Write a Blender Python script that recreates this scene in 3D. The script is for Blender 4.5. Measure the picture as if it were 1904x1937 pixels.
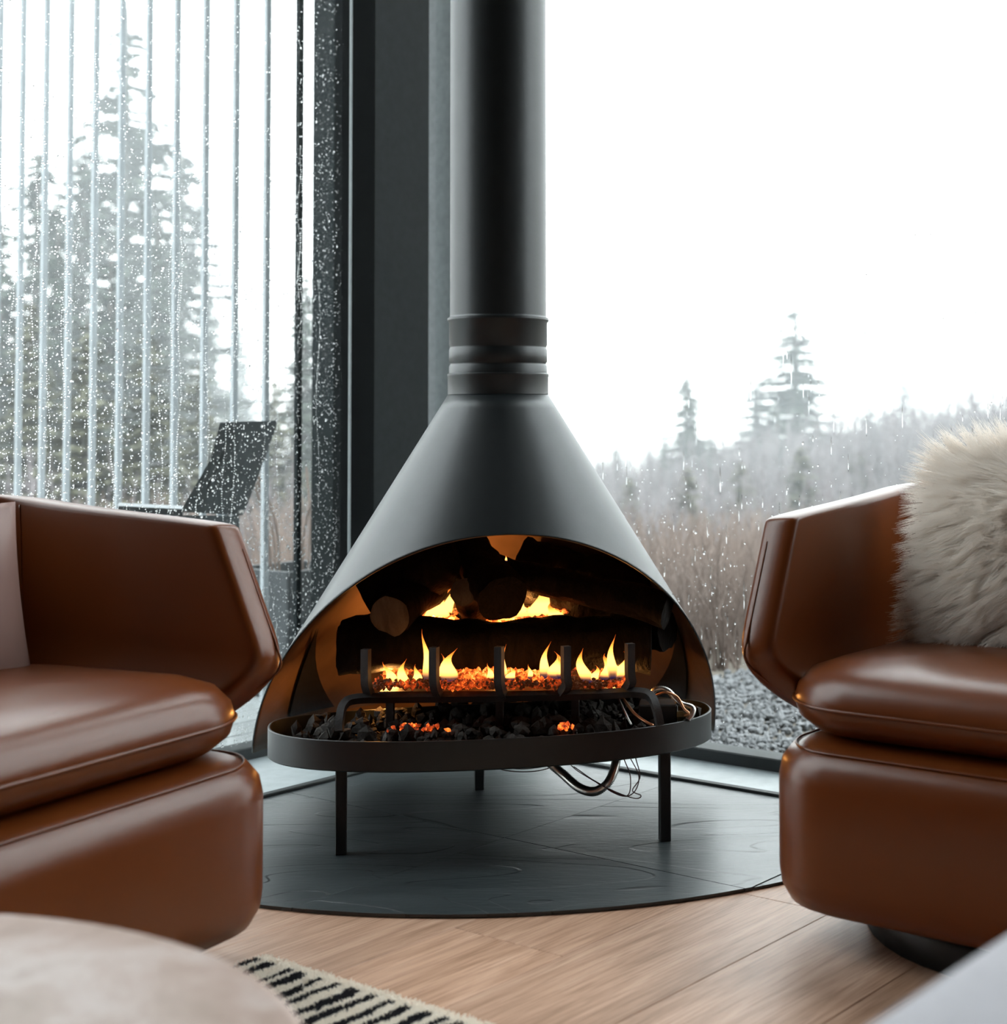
import bpy, bmesh, math, random
import numpy as np
from mathutils import Vector, Matrix, noise
random.seed(7)
rng = np.random.default_rng(7)
S = bpy.context.scene
COL = S.collection
for o in list(bpy.data.objects):
    bpy.data.objects.remove(o)

# ------------------------------------------------------------------ camera
cam_d = bpy.data.cameras.new('camera')
cam = bpy.data.objects.new('camera', cam_d)
COL.objects.link(cam)
cam_d.sensor_fit = 'HORIZONTAL'
cam_d.sensor_width = 36.0
cam_d.lens = 54.832
cam_d.shift_x = -0.20903
cam_d.shift_y = -0.16010
cam_d.clip_start = 0.05
cam_d.clip_end = 600
cam.matrix_world = Matrix(((1.0, 0.0057, 0.0, 0.0), (0.0002, -0.0414, -0.9991, 0.0),
                           (-0.0057, 0.9991, -0.0414, 0.882), (0, 0, 0, 1)))
cam_d.dof.use_dof = True
cam_d.dof.focus_distance = 3.15
cam_d.dof.aperture_fstop = 3.8
S.camera = cam

# ------------------------------------------------------------------ sky, exposure
W = bpy.data.worlds.new('overcast_sky')
S.world = W
W.use_nodes = True
bg = W.node_tree.nodes['Background']
bg.inputs[0].default_value = (0.90, 0.965, 1.0, 1)
bg.inputs[1].default_value = 6.4
S.view_settings.view_transform = 'Standard'
S.view_settings.look = 'None'
S.view_settings.gamma = 1.0
S.view_settings.use_curve_mapping = False
S.view_settings.exposure = 0.0
cy = S.cycles
cy.max_bounces = 8
cy.diffuse_bounces = 4
cy.glossy_bounces = 3
cy.transmission_bounces = 6
cy.transparent_max_bounces = 12
cy.volume_bounces = 2
cy.use_denoising = True
cy.sample_clamp_indirect = 4.0
cy.caustics_reflective = False
cy.caustics_refractive = False
cy.blur_glossy = 1.0

# ------------------------------------------------------------------ frames of reference
O = Vector((-0.6539, 4.125, 0))            # inner corner of the hearth
U = Vector((0.5807, 0.8141, 0))            # towards the corner along the left glass
V = Vector((0.8141, -0.5807, 0))           # away from the corner along the right glass
Z = Vector((0, 0, 1))


def RW(a, b, z=0.0):
    """room coordinates: a along the left glass, b along the right glass"""
    return O - U * a + V * b + Z * z


ANG_U = math.atan2(U.y, U.x)
# sky portals in the two window openings: they emit nothing, they only steer the sampling of the sky
for nm_, c_, sx_, sy_, nrm_ in (('window_portal', RW(1.26, -.30, 2.28), 2.28, 4.4, V), ('window_portal', RW(-.15, 1.62, 2.28), 3.94, 4.4, -U)):
    pd_ = bpy.data.lights.new(nm_, 'AREA')
    pd_.shape = 'RECTANGLE'
    pd_.size, pd_.size_y = sx_, sy_
    pd_.cycles.is_portal = True
    po_ = bpy.data.objects.new(nm_, pd_)
    x_ = Z.cross(-nrm_).normalized()
    po_.matrix_world = Matrix.Translation(c_) @ Matrix((x_, Z, -nrm_)).transposed().to_4x4()
    COL.objects.link(po_)
AX = Vector((-0.466, 3.31, 0))             # axis of the fireplace
YAW = math.radians(11.8)


# ------------------------------------------------------------------ material helpers
class NT:
    def __init__(s, name):
        s.m = bpy.data.materials.new(name)
        s.m.use_nodes = True
        s.t = s.m.node_tree
        s.t.nodes.clear()
        s.out = s.n('ShaderNodeOutputMaterial')

    def n(s, typ, **kw):
        nd = s.t.nodes.new(typ)
        for k, v in kw.items():
            setattr(nd, k, v)
        return nd

    def l(s, a, b):
        s.t.links.new(a, b)

    def pos(s, kind='Object', scale=(1, 1, 1), rot=(0, 0, 0)):
        if kind == 'World':
            c = s.n('ShaderNodeNewGeometry').outputs['Position']
        else:
            c = s.n('ShaderNodeTexCoord').outputs[kind]
        mp = s.n('ShaderNodeMapping')
        mp.inputs['Scale'].default_value = scale
        mp.inputs['Rotation'].default_value = rot
        s.l(c, mp.inputs[0])
        return mp.outputs[0]

    def noise(s, vec, scale=5, detail=3, rough=.55, dist=0.0):
        nd = s.n('ShaderNodeTexNoise')
        nd.inputs['Scale'].default_value = scale
        nd.inputs['Detail'].default_value = detail
        nd.inputs['Roughness'].default_value = rough
        nd.inputs['Distortion'].default_value = dist
        s.l(vec, nd.inputs['Vector'])
        return nd.outputs['Fac']

    def ramp(s, fac, stops, interp='LINEAR'):
        r = s.n('ShaderNodeValToRGB')
        r.color_ramp.interpolation = interp
        el = r.color_ramp.elements
        while len(el) < len(stops):
            el.new(0.5)
        for e, (p, c) in zip(el, stops):
            e.position = p
            e.color = (*c, 1) if len(c) == 3 else c
        s.l(fac, r.inputs[0])
        return r.outputs[0]

    def bump(s, h, strength=.2, dist=.01, normal=None):
        b = s.n('ShaderNodeBump')
        b.inputs['Strength'].default_value = strength
        b.inputs['Distance'].default_value = dist
        s.l(h, b.inputs['Height'])
        if normal:
            s.l(normal, b.inputs['Normal'])
        return b.outputs[0]

    def bsdf(s, color=(.5, .5, .5), rough=.5, metal=0.0, spec=.5, normal=None, rough_sock=None, **kw):
        b = s.n('ShaderNodeBsdfPrincipled')
        if isinstance(color, tuple):
            b.inputs['Base Color'].default_value = (*color, 1)
        else:
            s.l(color, b.inputs['Base Color'])
        b.inputs['Roughness'].default_value = rough
        b.inputs['Metallic'].default_value = metal
        b.inputs['Specular IOR Level'].default_value = spec
        for k, v in kw.items():
            b.inputs[k.replace('_', ' ')].default_value = v
        if normal:
            s.l(normal, b.inputs['Normal'])
        if rough_sock:
            s.l(rough_sock, b.inputs['Roughness'])
        s.l(b.outputs[0], s.out.inputs[0])
        return b


def plain(name, color, rough=.5, metal=0.0, spec=.5, bump=0.0, bscale=60, var=.12):
    t = NT(name)
    p = t.pos('Object')
    f = t.noise(p, bscale * .2, 3)
    lo = tuple(c * (1 - var) for c in color)
    hi = tuple(min(1, c * (1 + var)) for c in color)
    c = t.ramp(f, [(.3, lo), (.7, hi)])
    nrm = t.bump(t.noise(p, bscale, 3), bump, .004) if bump else None
    t.bsdf(c, rough, metal, spec, nrm)
    return t.m


def leather(name, c0, c1, rough=.29):
    t = NT(name)
    p = t.pos('Object')
    col = t.ramp(t.noise(p, 3.0, 2, .5), [(.15, c0), (.85, c1)])
    grain = t.noise(p, 260, 2)
    wr = t.noise(t.pos('Object', (3, 3, 9)), 2.2, 2, .5, .3)
    n1 = t.bump(wr, .05, .012)
    n2 = t.bump(grain, .05, .0012, n1)
    t.bsdf(col, rough, 0, .36, n2)
    return t.m


def wood_mat():
    t = NT('oak_plank_wood')
    rot = (0, 0, -ANG_U)
    oi = t.n('ShaderNodeObjectInfo')
    # grain runs along the plank; every plank takes its own offset
    geo = t.n('ShaderNodeNewGeometry')
    mp = t.n('ShaderNodeMapping')
    mp.vector_type = 'TEXTURE'
    mp.inputs['Rotation'].default_value = (0, 0, ANG_U)
    t.l(geo.outputs['Position'], mp.inputs[0])
    add = t.n('ShaderNodeVectorMath', operation='ADD')
    sc = t.n('ShaderNodeVectorMath', operation='SCALE')
    cmb = t.n('ShaderNodeCombineXYZ')
    t.l(oi.outputs['Random'], cmb.inputs[0])
    t.l(oi.outputs['Random'], cmb.inputs[1])
    t.l(cmb.outputs[0], sc.inputs[0])
    sc.inputs['Scale'].default_value = 31.0
    t.l(mp.outputs[0], add.inputs[0])
    t.l(sc.outputs[0], add.inputs[1])

    def m2(scl):
        m = t.n('ShaderNodeMapping')
        m.inputs['Scale'].default_value = scl
        t.l(add.outputs[0], m.inputs[0])
        return m.outputs[0]
    fine = t.noise(m2((1.6, 60, 1)), 4.0, 5, .65, .4)
    broad = t.noise(m2((.9, 7, 1)), 2.4, 4, .55, 1.2)
    c1 = t.ramp(broad, [(.30, (.40, .230, .145)), (.55, (.55, .335, .228)), (.75, (.65, .425, .305))])
    c2 = t.ramp(fine, [(.30, (.50, .42, .36)), (.55, (1, 1, 1)), (.80, (1.0, 1.0, 1.0))])
    mx = t.n('ShaderNodeMix', data_type='RGBA', blend_type='MULTIPLY')
    mx.inputs[0].default_value = .95
    t.l(c1, mx.inputs[6])
    t.l(c2, mx.inputs[7])
    hs = t.n('ShaderNodeHueSaturation')
    vr = t.n('ShaderNodeMapRange')
    vr.inputs[3].default_value = .9
    vr.inputs[4].default_value = 1.1
    t.l(oi.outputs['Random'], vr.inputs[0])
    t.l(vr.outputs[0], hs.inputs['Value'])
    t.l(mx.outputs[2], hs.inputs['Color'])
    nrm = t.bump(fine, .28, .0016)
    t.bsdf(hs.outputs[0], .44, 0, .35, nrm)
    return t.m


def slate_mat():
    t = NT('dark_slate')
    oi = t.n('ShaderNodeObjectInfo')
    geo = t.n('ShaderNodeNewGeometry')
    cmb = t.n('ShaderNodeCombineXYZ')
    t.l(oi.outputs['Random'], cmb.inputs[0])
    t.l(oi.outputs['Random'], cmb.inputs[1])
    sc = t.n('ShaderNodeVectorMath', operation='SCALE')
    t.l(cmb.outputs[0], sc.inputs[0])
    sc.inputs['Scale'].default_value = 17.0
    add = t.n('ShaderNodeVectorMath', operation='ADD')
    t.l(geo.outputs['Position'], add.inputs[0])
    t.l(sc.outputs[0], add.inputs[1])
    m = t.n('ShaderNodeMapping')
    m.inputs['Rotation'].default_value = (0, 0, .35)
    m.inputs['Scale'].default_value = (1.0, 3.4, 1)
    t.l(add.outputs[0], m.inputs[0])
    big = t.noise(m.outputs[0], 1.15, 1, .4, .9)
    # terraces: cleft layers of the slate
    mt = t.n('ShaderNodeMath', operation='MULTIPLY')
    mt.inputs[1].default_value = 8.0
    t.l(big, mt.inputs[0])
    fr = t.n('ShaderNodeMath', operation='FRACT')
    t.l(mt.outputs[0], fr.inputs[0])
    step = t.ramp(fr.outputs[0], [(0.0, (0, 0, 0)), (.05, (.8, .8, .8)), (1, (1, 1, 1))])
    fine = t.noise(m.outputs[0], 26, 4, .6)
    n1 = t.bump(step, .30, .006)
    n2 = t.bump(fine, .22, .004, n1)
    crack = t.ramp(fr.outputs[0], [(0.0, (.25, .25, .25)), (.03, (.35, .35, .35)), (.09, (1, 1, 1))])
    base = t.ramp(t.noise(m.outputs[0], 3, 4), [(.3, (.020, .027, .030)), (.7, (.046, .057, .061))])
    mc = t.n('ShaderNodeMix', data_type='RGBA', blend_type='MULTIPLY')
    mc.inputs[0].default_value = .8
    t.l(base, mc.inputs[6])
    t.l(crack, mc.inputs[7])
    col = mc.outputs[2]
    t.bsdf(col, .36, 0, .5, n2)
    return t.m


def emis(name, color, strength):
    t = NT(name)
    e = t.n('ShaderNodeEmission')
    e.inputs[0].default_value = (*color, 1)
    e.inputs[1].default_value = strength
    t.l(e.outputs[0], t.out.inputs[0])
    return t.m


def glass_pane_mat():
    t = NT('window_glass')
    tr = t.n('ShaderNodeBsdfTransparent')
    tr.inputs[0].default_value = (.955, .975, .97, 1)
    gl = t.n('ShaderNodeBsdfGlossy')
    gl.inputs['Roughness'].default_value = 0.02
    gl.inputs[0].default_value = (1, 1, 1, 1)
    fr = t.n('ShaderNodeFresnel')
    fr.inputs[0].default_value = 1.08
    mx = t.n('ShaderNodeMixShader')
    t.l(fr.outputs[0], mx.inputs[0])
    t.l(tr.outputs[0], mx.inputs[1])
    t.l(gl.outputs[0], mx.inputs[2])
    t.l(mx.outputs[0], t.out.inputs[0])
    return t.m


def water_mat():
    t = NT('rain_water')
    g = t.n('ShaderNodeBsdfGlass')
    g.inputs['IOR'].default_value = 1.33
    g.inputs['Roughness'].default_value = 0.0
    t.l(g.outputs[0], t.out.inputs[0])
    return t.m


def flame_mat():
    t = NT('flame')
    tc = t.n('ShaderNodeTexCoord')
    sp = t.n('ShaderNodeSeparateXYZ')
    t.l(tc.outputs['Generated'], sp.inputs[0])
    col = t.ramp(sp.outputs[2], [(0.0, (.03, .035, .25)), (.10, (.25, .10, .08)), (.24, (1.0, .42, .07)),
                                 (.50, (1.0, .46, .10)), (.78, (1.0, .26, .03)), (1.0, (.7, .09, .01))])
    stg = t.ramp(sp.outputs[2], [(0.0, (.02,) * 3), (.12, (.14,) * 3), (.30, (1.0,) * 3), (.55, (.75,) * 3), (1.0, (.16,) * 3)])
    ml = t.n('ShaderNodeMath', operation='MULTIPLY')
    ml.inputs[1].default_value = 5.0
    t.l(stg, ml.inputs[0])
    e = t.n('ShaderNodeEmission')
    t.l(col, e.inputs[0])
    t.l(ml.outputs[0], e.inputs[1])
    tr = t.n('ShaderNodeBsdfTransparent')
    lw = t.n('ShaderNodeLayerWeight')
    lw.inputs[0].default_value = .35
    f = t.ramp(lw.outputs['Facing'], [(.05, (.05,) * 3), (.75, (1,) * 3)])
    mx = t.n('ShaderNodeMixShader')
    t.l(f, mx.inputs[0])
    t.l(e.outputs[0], mx.inputs[1])
    t.l(tr.outputs[0], mx.inputs[2])
    t.l(mx.outputs[0], t.out.inputs[0])
    return t.m


def ember_mat(name, strength):
    t = NT(name)
    p = t.pos('Object')
    f = t.noise(p, 70, 3, .6)
    g = t.noise(p, 9, 2, .5)
    ad = t.n('ShaderNodeMath', operation='MULTIPLY')
    t.l(f, ad.inputs[0])
    t.l(g, ad.inputs[1])
    col = t.ramp(ad.outputs[0], [(.18, (.01, .002, .0005)), (.26, (.30, .03, .004)), (.34, (1, .20, .025)), (.44, (1, .50, .14))])
    b = t.bsdf((.10, .06, .04), .9, 0, .2)
    t.l(col, b.inputs['Emission Color'])
    b.inputs['Emission Strength'].default_value = strength
    return t.m


def log_mat(name, c0, c1, b=.8):
    t = NT(name)
    p = t.pos('Object', (1, 1, .35))
    f = t.noise(p, 38, 5, .65, .5)
    col = t.ramp(f, [(.35, c0), (.7, c1)])
    t.bsdf(col, .9, 0, .15, t.bump(f, b, .012))
    return t.m


def travertine():
    t = NT('travertine')
    p = t.pos('Object')
    a = t.noise(p, 7, 6, .62, .8)
    c = t.ramp(a, [(.32, (.29, .185, .135)), (.47, (.385, .265, .215)), (.60, (.49, .385, .345)), (.72, (.33, .22, .17))])
    pits = t.ramp(t.noise(p, 60, 3, .5), [(.30, (0, 0, 0)), (.40, (1, 1, 1))])
    t.bsdf(c, .42, 0, .4, t.bump(pits, .12, .002))
    return t.m


def rug_mat():
    t = NT('wool_pile')
    geo = t.n('ShaderNodeNewGeometry')
    mp = t.n('ShaderNodeMapping')
    mp.vector_type = 'TEXTURE'
    mp.inputs['Rotation'].default_value = (0, 0, ANG_U)
    mp.inputs['Location'].default_value = (O.x, O.y, 0)
    t.l(geo.outputs['Position'], mp.inputs[0])
    sp = t.n('ShaderNodeSeparateXYZ')
    t.l(mp.outputs[0], sp.inputs[0])
    m2 = t.n('ShaderNodeMapping')
    m2.inputs['Scale'].default_value = (2.6, 12.0, 0)
    t.l(mp.outputs[0], m2.inputs[0])
    ns = t.noise(m2.outputs[0], 1.3, 4, .6, .3)
    # wobbly bands across the width (y of the mapped frame)
    ml = t.n('ShaderNodeMath', operation='MULTIPLY_ADD')
    ml.inputs[1].default_value = 26.0
    t.l(sp.outputs[1], ml.inputs[0])
    n6 = t.n('ShaderNodeMath', operation='MULTIPLY')
    n6.inputs[1].default_value = 1.9
    t.l(ns, n6.inputs[0])
    t.l(n6.outputs[0], ml.inputs[2])
    fr = t.n('ShaderNodeMath', operation='FRACT')
    t.l(ml.outputs[0], fr.inputs[0])
    band = t.ramp(fr.outputs[0], [(0.0, (1, 1, 1)), (.04, (0, 0, 0)), (.45, (0, 0, 0)), (.50, (1, 1, 1))])
    # plain ivory border along the far edge
    bd = t.n('ShaderNodeMath', operation='GREATER_THAN')
    bd.inputs[1].default_value = -1.366
    t.l(sp.outputs[0], bd.inputs[0])
    mx = t.n('ShaderNodeMath', operation='MAXIMUM')
    t.l(band, mx.inputs[0])
    t.l(bd.outputs[0], mx.inputs[1])
    c = t.ramp(mx.outputs[0], [(.3, (.04, .04, .045)), (.7, (.95, .89, .80))])
    a = t.n('ShaderNodeBsdfDiffuse')
    b = t.n('ShaderNodeBsdfTranslucent')
    m = t.n('ShaderNodeMixShader')
    m.inputs[0].default_value = .4
    t.l(c, a.inputs[0])
    t.l(c, b.inputs[0])
    t.l(a.outputs[0], m.inputs[1])
    t.l(b.outputs[0], m.inputs[2])
    t.l(m.outputs[0], t.out.inputs[0])
    return t.m


M = dict(
    leather=leather('cognac_leather', (.110, .0245, .0044), (.152, .0375, .0072)),
    leather_dull=leather('dusky_brown_leather', (.19, .105, .088), (.25, .15, .125), .5),
    steel=plain('matte_charcoal_steel', (.009, .0115, .0125), .41, 0, .5, .02, 200),
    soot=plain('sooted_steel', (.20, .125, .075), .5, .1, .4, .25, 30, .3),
    black=plain('black_metal', (.010, .011, .012), .5, 0, .4),
    iron=plain('cast_iron', (.040, .038, .038), .55, .2, .4, .3, 120),
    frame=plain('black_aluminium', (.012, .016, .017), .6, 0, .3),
    jamb=plain('charcoal_jamb', (.006, .007, .0075), .8, 0, .05),
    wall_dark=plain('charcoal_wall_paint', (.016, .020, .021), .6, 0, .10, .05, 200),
    panel=plain('grey_wall_cladding', (.36, .40, .405), .6, 0, .3, .05, 200),
    wall_pale=plain('dark_timber_wall', (.075, .055, .042), .7),
    ceil=plain('dark_ceiling', (.10, .09, .08), .85),
    sill=plain('grey_sill_board', (.27, .31, .32), .35, 0, .5, .05, 120),
    wood=wood_mat(), slate=slate_mat(),
    joint=plain('dark_joint', (.015, .016, .017), .8),
    glass=glass_pane_mat(), water=water_mat(),
    flame=flame_mat(), ember=ember_mat('glowing_ember', 2.2), ember_hot=ember_mat('white_hot_ember', 16.0),
    lava=plain('lava_rock', (.045, .040, .036), .9, 0, .2, .6, 160, .4),
    bark=log_mat('charred_bark', (.003, .0025, .002), (.012, .009, .007)),
    endgrain=log_mat('log_end_grain', (.09, .07, .05), (.17, .135, .09), .3),
    brass=plain('brass', (.55, .42, .20), .3, 1.0),
    copper=plain('copper_tube', (.60, .30, .16), .35, 1.0),
    chrome=plain('stainless_hose', (.62, .60, .57), .28, 1.0),
    wire=plain('wire_sleeve', (.045, .012, .014), .5),
    trav=travertine(), rug=rug_mat(),
    fur=plain('ivory_fur', (.93, .88, .83), .7, 0, .2, 0, 20, .05),
    fur_hair=None,
    white=plain('white_upholstery', (.52, .50, .53), .85, 0, .2, .25, 500, .05),
    slat=plain('grey_painted_slat', (.27, .295, .31), .45, 0, .5),
    slat_dark=plain('charcoal_post', (.008, .011, .012), .8, 0, .12),
    deck=plain('wet_deck_board', (.36, .38, .38), .25, 0, .5, .1, 40),
    planter=plain('dark_planter', (.045, .050, .053), .6, 0, .3),
    plastic=plain('charcoal_lounger', (.20, .22, .23), .5, 0, .5),
    rock=plain('grey_gravel', (.135, .138, .143), .55, 0, .5, .3, 40, .45),
    soil=plain('wet_ground', (.17, .15, .125), .9, 0, .2, .5, 4, .3),
    trunk=plain('spruce_bark', (.11, .095, .085), .9),
    needle=plain('spruce_needles', (.060, .075, .058), .7, 0, .3, 0, 3, .35),
    needle2=plain('dry_spruce_needles', (.120, .118, .080), .7, 0, .3, 0, 3, .35),
    brush=plain('dry_brush', (.20, .158, .138), .9, 0, .1, 0, 2, .4),
    twig=plain('bare_twigs', (.185, .168, .172), .9, 0, .1, 0, 2, .3),
)


def fur_mat():
    t = NT('ivory_fur_strands')
    a = t.n('ShaderNodeBsdfDiffuse')
    a.inputs[0].default_value = (.95, .90, .85, 1)
    b = t.n('ShaderNodeBsdfTranslucent')
    b.inputs[0].default_value = (.95, .88, .81, 1)
    m = t.n('ShaderNodeMixShader')
    m.inputs[0].default_value = .45
    t.l(a.outputs[0], m.inputs[1])
    t.l(b.outputs[0], m.inputs[2])
    t.l(m.outputs[0], t.out.inputs[0])
    return t.m


M['fur_hair'] = fur_mat()


for k_ in ('flame', 'ember', 'ember_hot'):
    M[k_].cycles.emission_sampling = 'NONE'      # the firelight lamps stand in the flames


# ------------------------------------------------------------------ mesh helpers
def link(o, parent=None):
    COL.objects.link(o)
    if parent:
        o.parent = parent
    return o


def obj(name, me, mat, parent=None, smooth=False):
    o = bpy.data.objects.new(name, me)
    if mat and not me.materials:
        me.materials.append(mat)
    if smooth:
        me.polygons.foreach_set('use_smooth', np.ones(len(me.polygons), dtype=bool))
    return link(o, parent)


def mesh(name, verts, faces):
    me = bpy.data.meshes.new(name)
    me.from_pydata([tuple(v) for v in verts], [], faces)
    me.update()
    return me


def from_bm(name, bm):
    me = bpy.data.meshes.new(name)
    bmesh.ops.recalc_face_normals(bm, faces=bm.faces)
    bm.to_mesh(me)
    bm.free()
    return me


def empty(name, loc=(0, 0, 0), rz=0.0, label=None, cat=None, group=None, kind=None):
    e = bpy.data.objects.new(name, None)
    e.empty_display_size = .1
    COL.objects.link(e)
    e.location = loc
    e.rotation_euler = (0, 0, rz)
    return tag(e, label, cat, group, kind)


def tag(o, label=None, cat=None, group=None, kind=None):
    for k, v in (('label', label), ('category', cat), ('group', group), ('kind', kind)):
        if v:
            o[k] = v
    return o


def struct(o):
    o['kind'] = 'structure'
    return o


def box_me(name, p0, p1, bev=0.0, f=None):
    """box between two corners (in any frame f maps to the world)"""
    bm = bmesh.new()
    bmesh.ops.create_cube(bm, size=1)
    for v in bm.verts:
        v.co = Vector([(p0[i] + p1[i]) / 2 + v.co[i] * (p1[i] - p0[i]) for i in range(3)])
    if bev:
        bmesh.ops.bevel(bm, geom=list(bm.edges), offset=bev, segments=1, affect='EDGES')
    if f:
        for v in bm.verts:
            v.co = f(*v.co)
    return from_bm(name, bm)


def lathe_me(name, prof, n=64, closed=False, cx=0, cy=0):
    vs, fs = [], []
    for r, z in prof:
        for k in range(n):
            a = 2 * math.pi * k / n
            vs.append((cx + r * math.cos(a), cy + r * math.sin(a), z))
    m = len(prof)
    for j in range(m - 1 if not closed else m):
        for k in range(n):
            a, b = j * n + k, j * n + (k + 1) % n
            c, d = ((j + 1) % m) * n + (k + 1) % n, ((j + 1) % m) * n + k
            fs.append((a, b, c, d))
    return mesh(name, vs, fs)


def tube_me(name, pts, r, n=8, closed=False, radii=None, cap=True, square=False):
    pts = [Vector(p) for p in pts]
    vs, fs = [], []
    N = len(pts)
    up = None
    for i, p in enumerate(pts):
        if closed:
            t = pts[(i + 1) % N] - pts[i - 1]
        else:
            t = pts[min(i + 1, N - 1)] - pts[max(i - 1, 0)]
        t.normalize()
        if up is None:
            up = Vector((0, 0, 1)) if abs(t.z) < .9 else Vector((0, 1, 0))
        s = t.cross(up).normalized()
        up = s.cross(t).normalized()
        rr = radii[i] if radii else r
        for k in range(n):
            a = 2 * math.pi * (k + (.5 if square else 0)) / n
            vs.append(p + (s * math.cos(a) + up * math.sin(a)) * rr)
    for i in range(N if closed else N - 1):
        for k in range(n):
            j = (i + 1) % N
            fs.append((i * n + k, i * n + (k + 1) % n, j * n + (k + 1) % n, j * n + k))
    if cap and not closed:
        fs.append(tuple(range(n))[::-1])
        fs.append(tuple((N - 1) * n + k for k in range(n)))
    return mesh(name, vs, fs)


def spline(pts, n=10):
    """Catmull-Rom through the points"""
    P = [Vector(p) for p in pts]
    P = [P[0] * 2 - P[1]] + P + [P[-1] * 2 - P[-2]]
    out = []
    for i in range(1, len(P) - 2):
        a, b, c, d = P[i - 1:i + 3]
        for k in range(n):
            t = k / n
            out.append(.5 * ((2 * b) + (c - a) * t + (2 * a - 5 * b + 4 * c - d) * t * t + (3 * b - a - 3 * c + d) * t ** 3))
    out.append(P[-2])
    return out


def outline_rr(x0, x1, hy, rf, rb, seg=10):
    """rounded rectangle, x front at x1; corner radii front rf and back rb; returns (point, normal) list"""
    out = []
    for (cx, cy, r, a0) in ((x1 - rf, hy - rf, rf, 90), (x0 + rb, hy - rb, rb, 180), (x0 + rb, -hy + rb, rb, 180), (x1 - rf, -hy + rf, rf, 270)):
        pass
    corners = [(x1 - rf, -hy + rf, rf, -90), (x1 - rf, hy - rf, rf, 0), (x0 + rb, hy - rb, rb, 90), (x0 + rb, -hy + rb, rb, 180)]
    for cx, cy, r, a0 in corners:
        for k in range(seg + 1):
            a = math.radians(a0 + 90 * k / seg)
            nx, ny = math.cos(a), math.sin(a)
            out.append((cx + r * nx, cy + r * ny, nx, ny))
    # extra points along the straights keep the shading even
    res = []
    for i, p in enumerate(out):
        q = out[(i + 1) % len(out)]
        res.append(p)
        d = math.hypot(q[0] - p[0], q[1] - p[1])
        if d > .09 and abs(p[2] - q[2]) < .02 and abs(p[3] - q[3]) < .02:
            m = int(d / .07)
            for k in range(1, m):
                t = k / m
                res.append((p[0] + (q[0] - p[0]) * t, p[1] + (q[1] - p[1]) * t, p[2], p[3]))
    return res


def stack_me(name, outline, prof, cap_bottom=True, cap_top=True, crown=0.0):
    """loops of an outline, each inset and lifted by prof [(inset, z)]"""
    n = len(outline)
    vs, fs = [], []
    for ins, z in prof:
        for x, y, nx, ny in outline:
            vs.append((x - nx * ins, y - ny * ins, z))
    for j in range(len(prof) - 1):
        for k in range(n):
            fs.append((j * n + k, j * n + (k + 1) % n, (j + 1) * n + (k + 1) % n, (j + 1) * n + k))
    cx = sum(p[0] for p in outline) / n
    cyy = sum(p[1] for p in outline) / n

    def cap(j, z, flip, crown):
        base = j * n
        prev = [base + k for k in range(n)]
        for s in (.75, .5, .25):
            st = len(vs)
            for k in range(n):
                x, y, zz = vs[base + k]
                vs.append((cx + (x - cx) * s, cyy + (y - cyy) * s, z + crown * (1 - s * s)))
            cur = [st + k for k in range(n)]
            for k in range(n):
                q = (prev[k], prev[(k + 1) % n], cur[(k + 1) % n], cur[k])
                fs.append(q[::-1] if flip else q)
            prev = cur
        vs.append((cx, cyy, z + crown))
        c = len(vs) - 1
        for k in range(n):
            q = (prev[k], prev[(k + 1) % n], c)
            fs.append(q[::-1] if flip else q)
    if cap_top:
        cap(len(prof) - 1, prof[-1][1], False, crown)
    if cap_bottom:
        cap(0, prof[0][1], True, 0)
    return mesh(name, vs, fs)


def mod(o, typ, **kw):
    m = o.modifiers.new(typ.lower(), typ)
    for k, v in kw.items():
        setattr(m, k, v)
    return m


def hair(name, pos, npts, rad, mat, parent=None):
    """pos: (n, npts, 3) array of strand points, rad: (n, npts)"""
    n = pos.shape[0]
    hc = bpy.data.hair_curves.new(name)
    hc.add_curves([npts] * n)
    hc.attributes['position'].data.foreach_set('vector', np.ascontiguousarray(pos, dtype=np.float32).ravel())
    at = hc.attributes.get('radius') or hc.attributes.new('radius', 'FLOAT', 'POINT')
    at.data.foreach_set('value', np.ascontiguousarray(rad, dtype=np.float32).ravel())
    hc.materials.append(mat)
    o = bpy.data.objects.new(name, hc)
    return link(o, parent)


# ================================================================== ROOM
A1, B1, HT = 5.6, 5.4, 4.6       # room size along the two glass walls, ceiling height
GA, GB = -0.21, -0.36            # planes of the right and the left glass
CA, CB = -0.20, -0.375           # the corner itself

# floor: dark base under separate oak planks
floor = struct(obj('floor', box_me('floor', (-.21, -.36, -.06), (A1, B1, -.016), 0, RW), M['joint']))
pw = .247
HC = AX + Vector((0, .455, 0))   # centre and radius of the rounded hearth slab
HR = 1.034
hca, hcb = -(HC - O).dot(U), (HC - O).dot(V)
row = 0
b = 1.0 - 5 * pw
joint_at = {5: [1.057], 6: [.62, 2.35]}
while b < B1:
    b0, b1 = max(b, -.36), min(b + pw, B1)
    cuts = joint_at.get(row) or [(.35 + .83 * row) % 1.9]
    cuts = [-.21] + [c for c in cuts] + [cuts[-1] + 1.85 * k for k in (1, 2, 3)]
    cuts = [c for c in cuts if c < A1 - .2] + [A1]
    for c0, c1 in zip(cuts[:-1], cuts[1:]):
        g = .0005
        obj('plank', box_me('plank', (c0 + g, b0 + g, -.016), (c1 - g, b1 - g, 0), .0009, RW), M['wood'], floor)
    b += pw
    row += 1

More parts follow.
